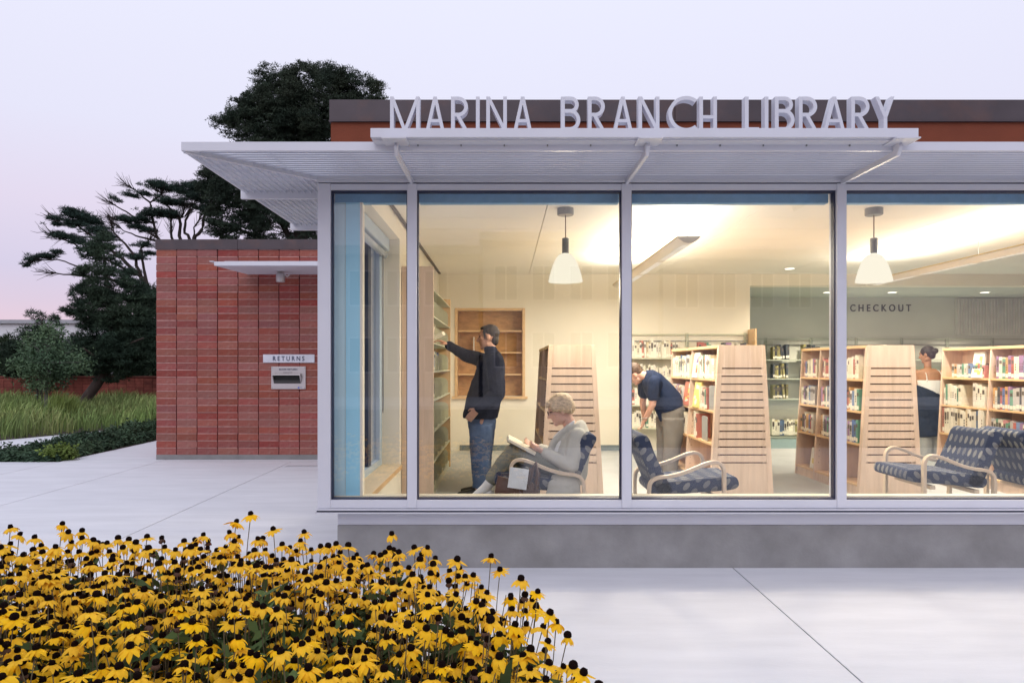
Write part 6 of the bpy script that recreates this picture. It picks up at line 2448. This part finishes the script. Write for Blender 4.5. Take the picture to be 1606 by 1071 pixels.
nf = 0
for (x, y), k, sc, rz in specials:
    flower(x, y, rz, sc, k, LABT if x > -.2 else 'tall yellow flower standing above the rest at the back of the bed', 'flowers at the open end of the bed' if x > -.2 else 'tall flowers at the back of the bed', False, 0)
    nf += 1
rest_st, rest_pe, rest_co = [], [], []
for i, (u, w, x, y, rz, sc, k, tp, dd_) in enumerate(heads):
    spent = random.random() < .10
    if nf < 300 and -15 < u < 960 and w < 1085:
        row = 'front row of the bed' if w > 1000 else ('front half of the bed' if w > 940 else ('back half of the bed' if w > 890 else 'back edge of the bed'))
        sec = 'at the far left end' if u < 150 else ('below the brick wing' if u < 330 else ('left of the plinth corner' if u < 520 else ('before the narrow corner pane' if u < 650 else ('before the standing man' if u < 780 else 'at the loose open end'))))
        pk = random.randrange(8)
        look = ('wide open', 'half drooping', 'deeply drooping', 'steeply folded', 'loosely open', 'ragged folded', 'neatly drooping', 'flat open')[pk]
        if spent:
            flower(x, y, rz, sc, k, 'spent dark flower head, ' + row + ', ' + sec, 'spent flowers ' + sec + ' ' + row, spent)
        else:
            flower(x, y, rz, sc, k, look + ' yellow flower, ' + row + ', ' + sec, look + ' flowers ' + sec + ' ' + row, spent, pk=pk)
        nf += 1
    else:
        rest_st.append((x, y, rz, sc, k, spent))


def arr(me):
    n = len(me.vertices)
    co = np.empty(n * 3); me.vertices.foreach_get('co', co)
    return co.reshape(-1, 3), [tuple(p.vertices) for p in me.polygons], [p.material_index for p in me.polygons]


AR = {id(me): arr(me) for me in PETALS + [WITHERED] + CONES + [s[0] for s in STEMS]}
V_, F_, I_ = [], [], []
off_ = 0
for (x, y, rz, sc, k, spent) in rest_st:
    st_, top, dr = STEMS[k]
    M_ = Matrix.Translation((x, y, 0)) @ Matrix.Rotation(rz, 4, 'Z') @ Matrix.Scale(sc, 4)
    tq = (dr * .6 + Vector((random.gauss(0, .22), random.gauss(0, .22), 1))).normalized().to_track_quat('Z', 'Y').to_matrix().to_4x4()
    for me, T_, base in ((st_, M_, 0), (WITHERED if spent else random.choice(PETALS), M_ @ Matrix.Translation(top) @ tq, 4 if spent else 2), (random.choice(CONES), M_ @ Matrix.Translation(top) @ tq @ Matrix.Scale(1.08, 4), 3)):
        co, fs, mi = AR[id(me)]
        A = np.array(T_)
        V_ += [tuple(p) for p in (co @ A[:3, :3].T + A[:3, 3])]
        F_ += [tuple(i + off_ for i in f) for f in fs]
        I_ += [base + q for q in mi]
        off_ += len(co)
me = bpy.data.meshes.new('more_coneflowers')
me.from_pydata(V_, [], F_)
for m_ in (STEM, LEAFM, PET, CONE, WITH):
    me.materials.append(m_)
me.polygons.foreach_set('material_index', I_)
me.polygons.foreach_set('use_smooth', [True] * len(me.polygons))
o = link('more_coneflowers', me)
tag(o, kind='stuff')

# leaf mass of the bed
lp = []
while len(lp) < 1500:
    x, y = bed_point()
    lp.append((x, y, random.uniform(.02, .36) if random.random() < .8 else random.uniform(.3, .46)))
leaf_cloud('flower_leaves', lp, .035, 6, .115, .020, LEAFM, None, -.25)
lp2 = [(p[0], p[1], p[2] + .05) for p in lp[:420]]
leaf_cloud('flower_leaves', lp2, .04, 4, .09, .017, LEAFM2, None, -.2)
xs = MB()
for k in range(420):
    x, y = bed_point()
    h = random.uniform(.3, .62)
    a = random.uniform(0, 6.28)
    xs.tube([(x, y, 0), (x + math.cos(a) * .03, y + math.sin(a) * .03, h * .6), (x + math.cos(a) * .07, y + math.sin(a) * .07, h)], [.003, .0025, .0018], 4)
tag(xs.build('bare_stems', STEM), kind='stuff')
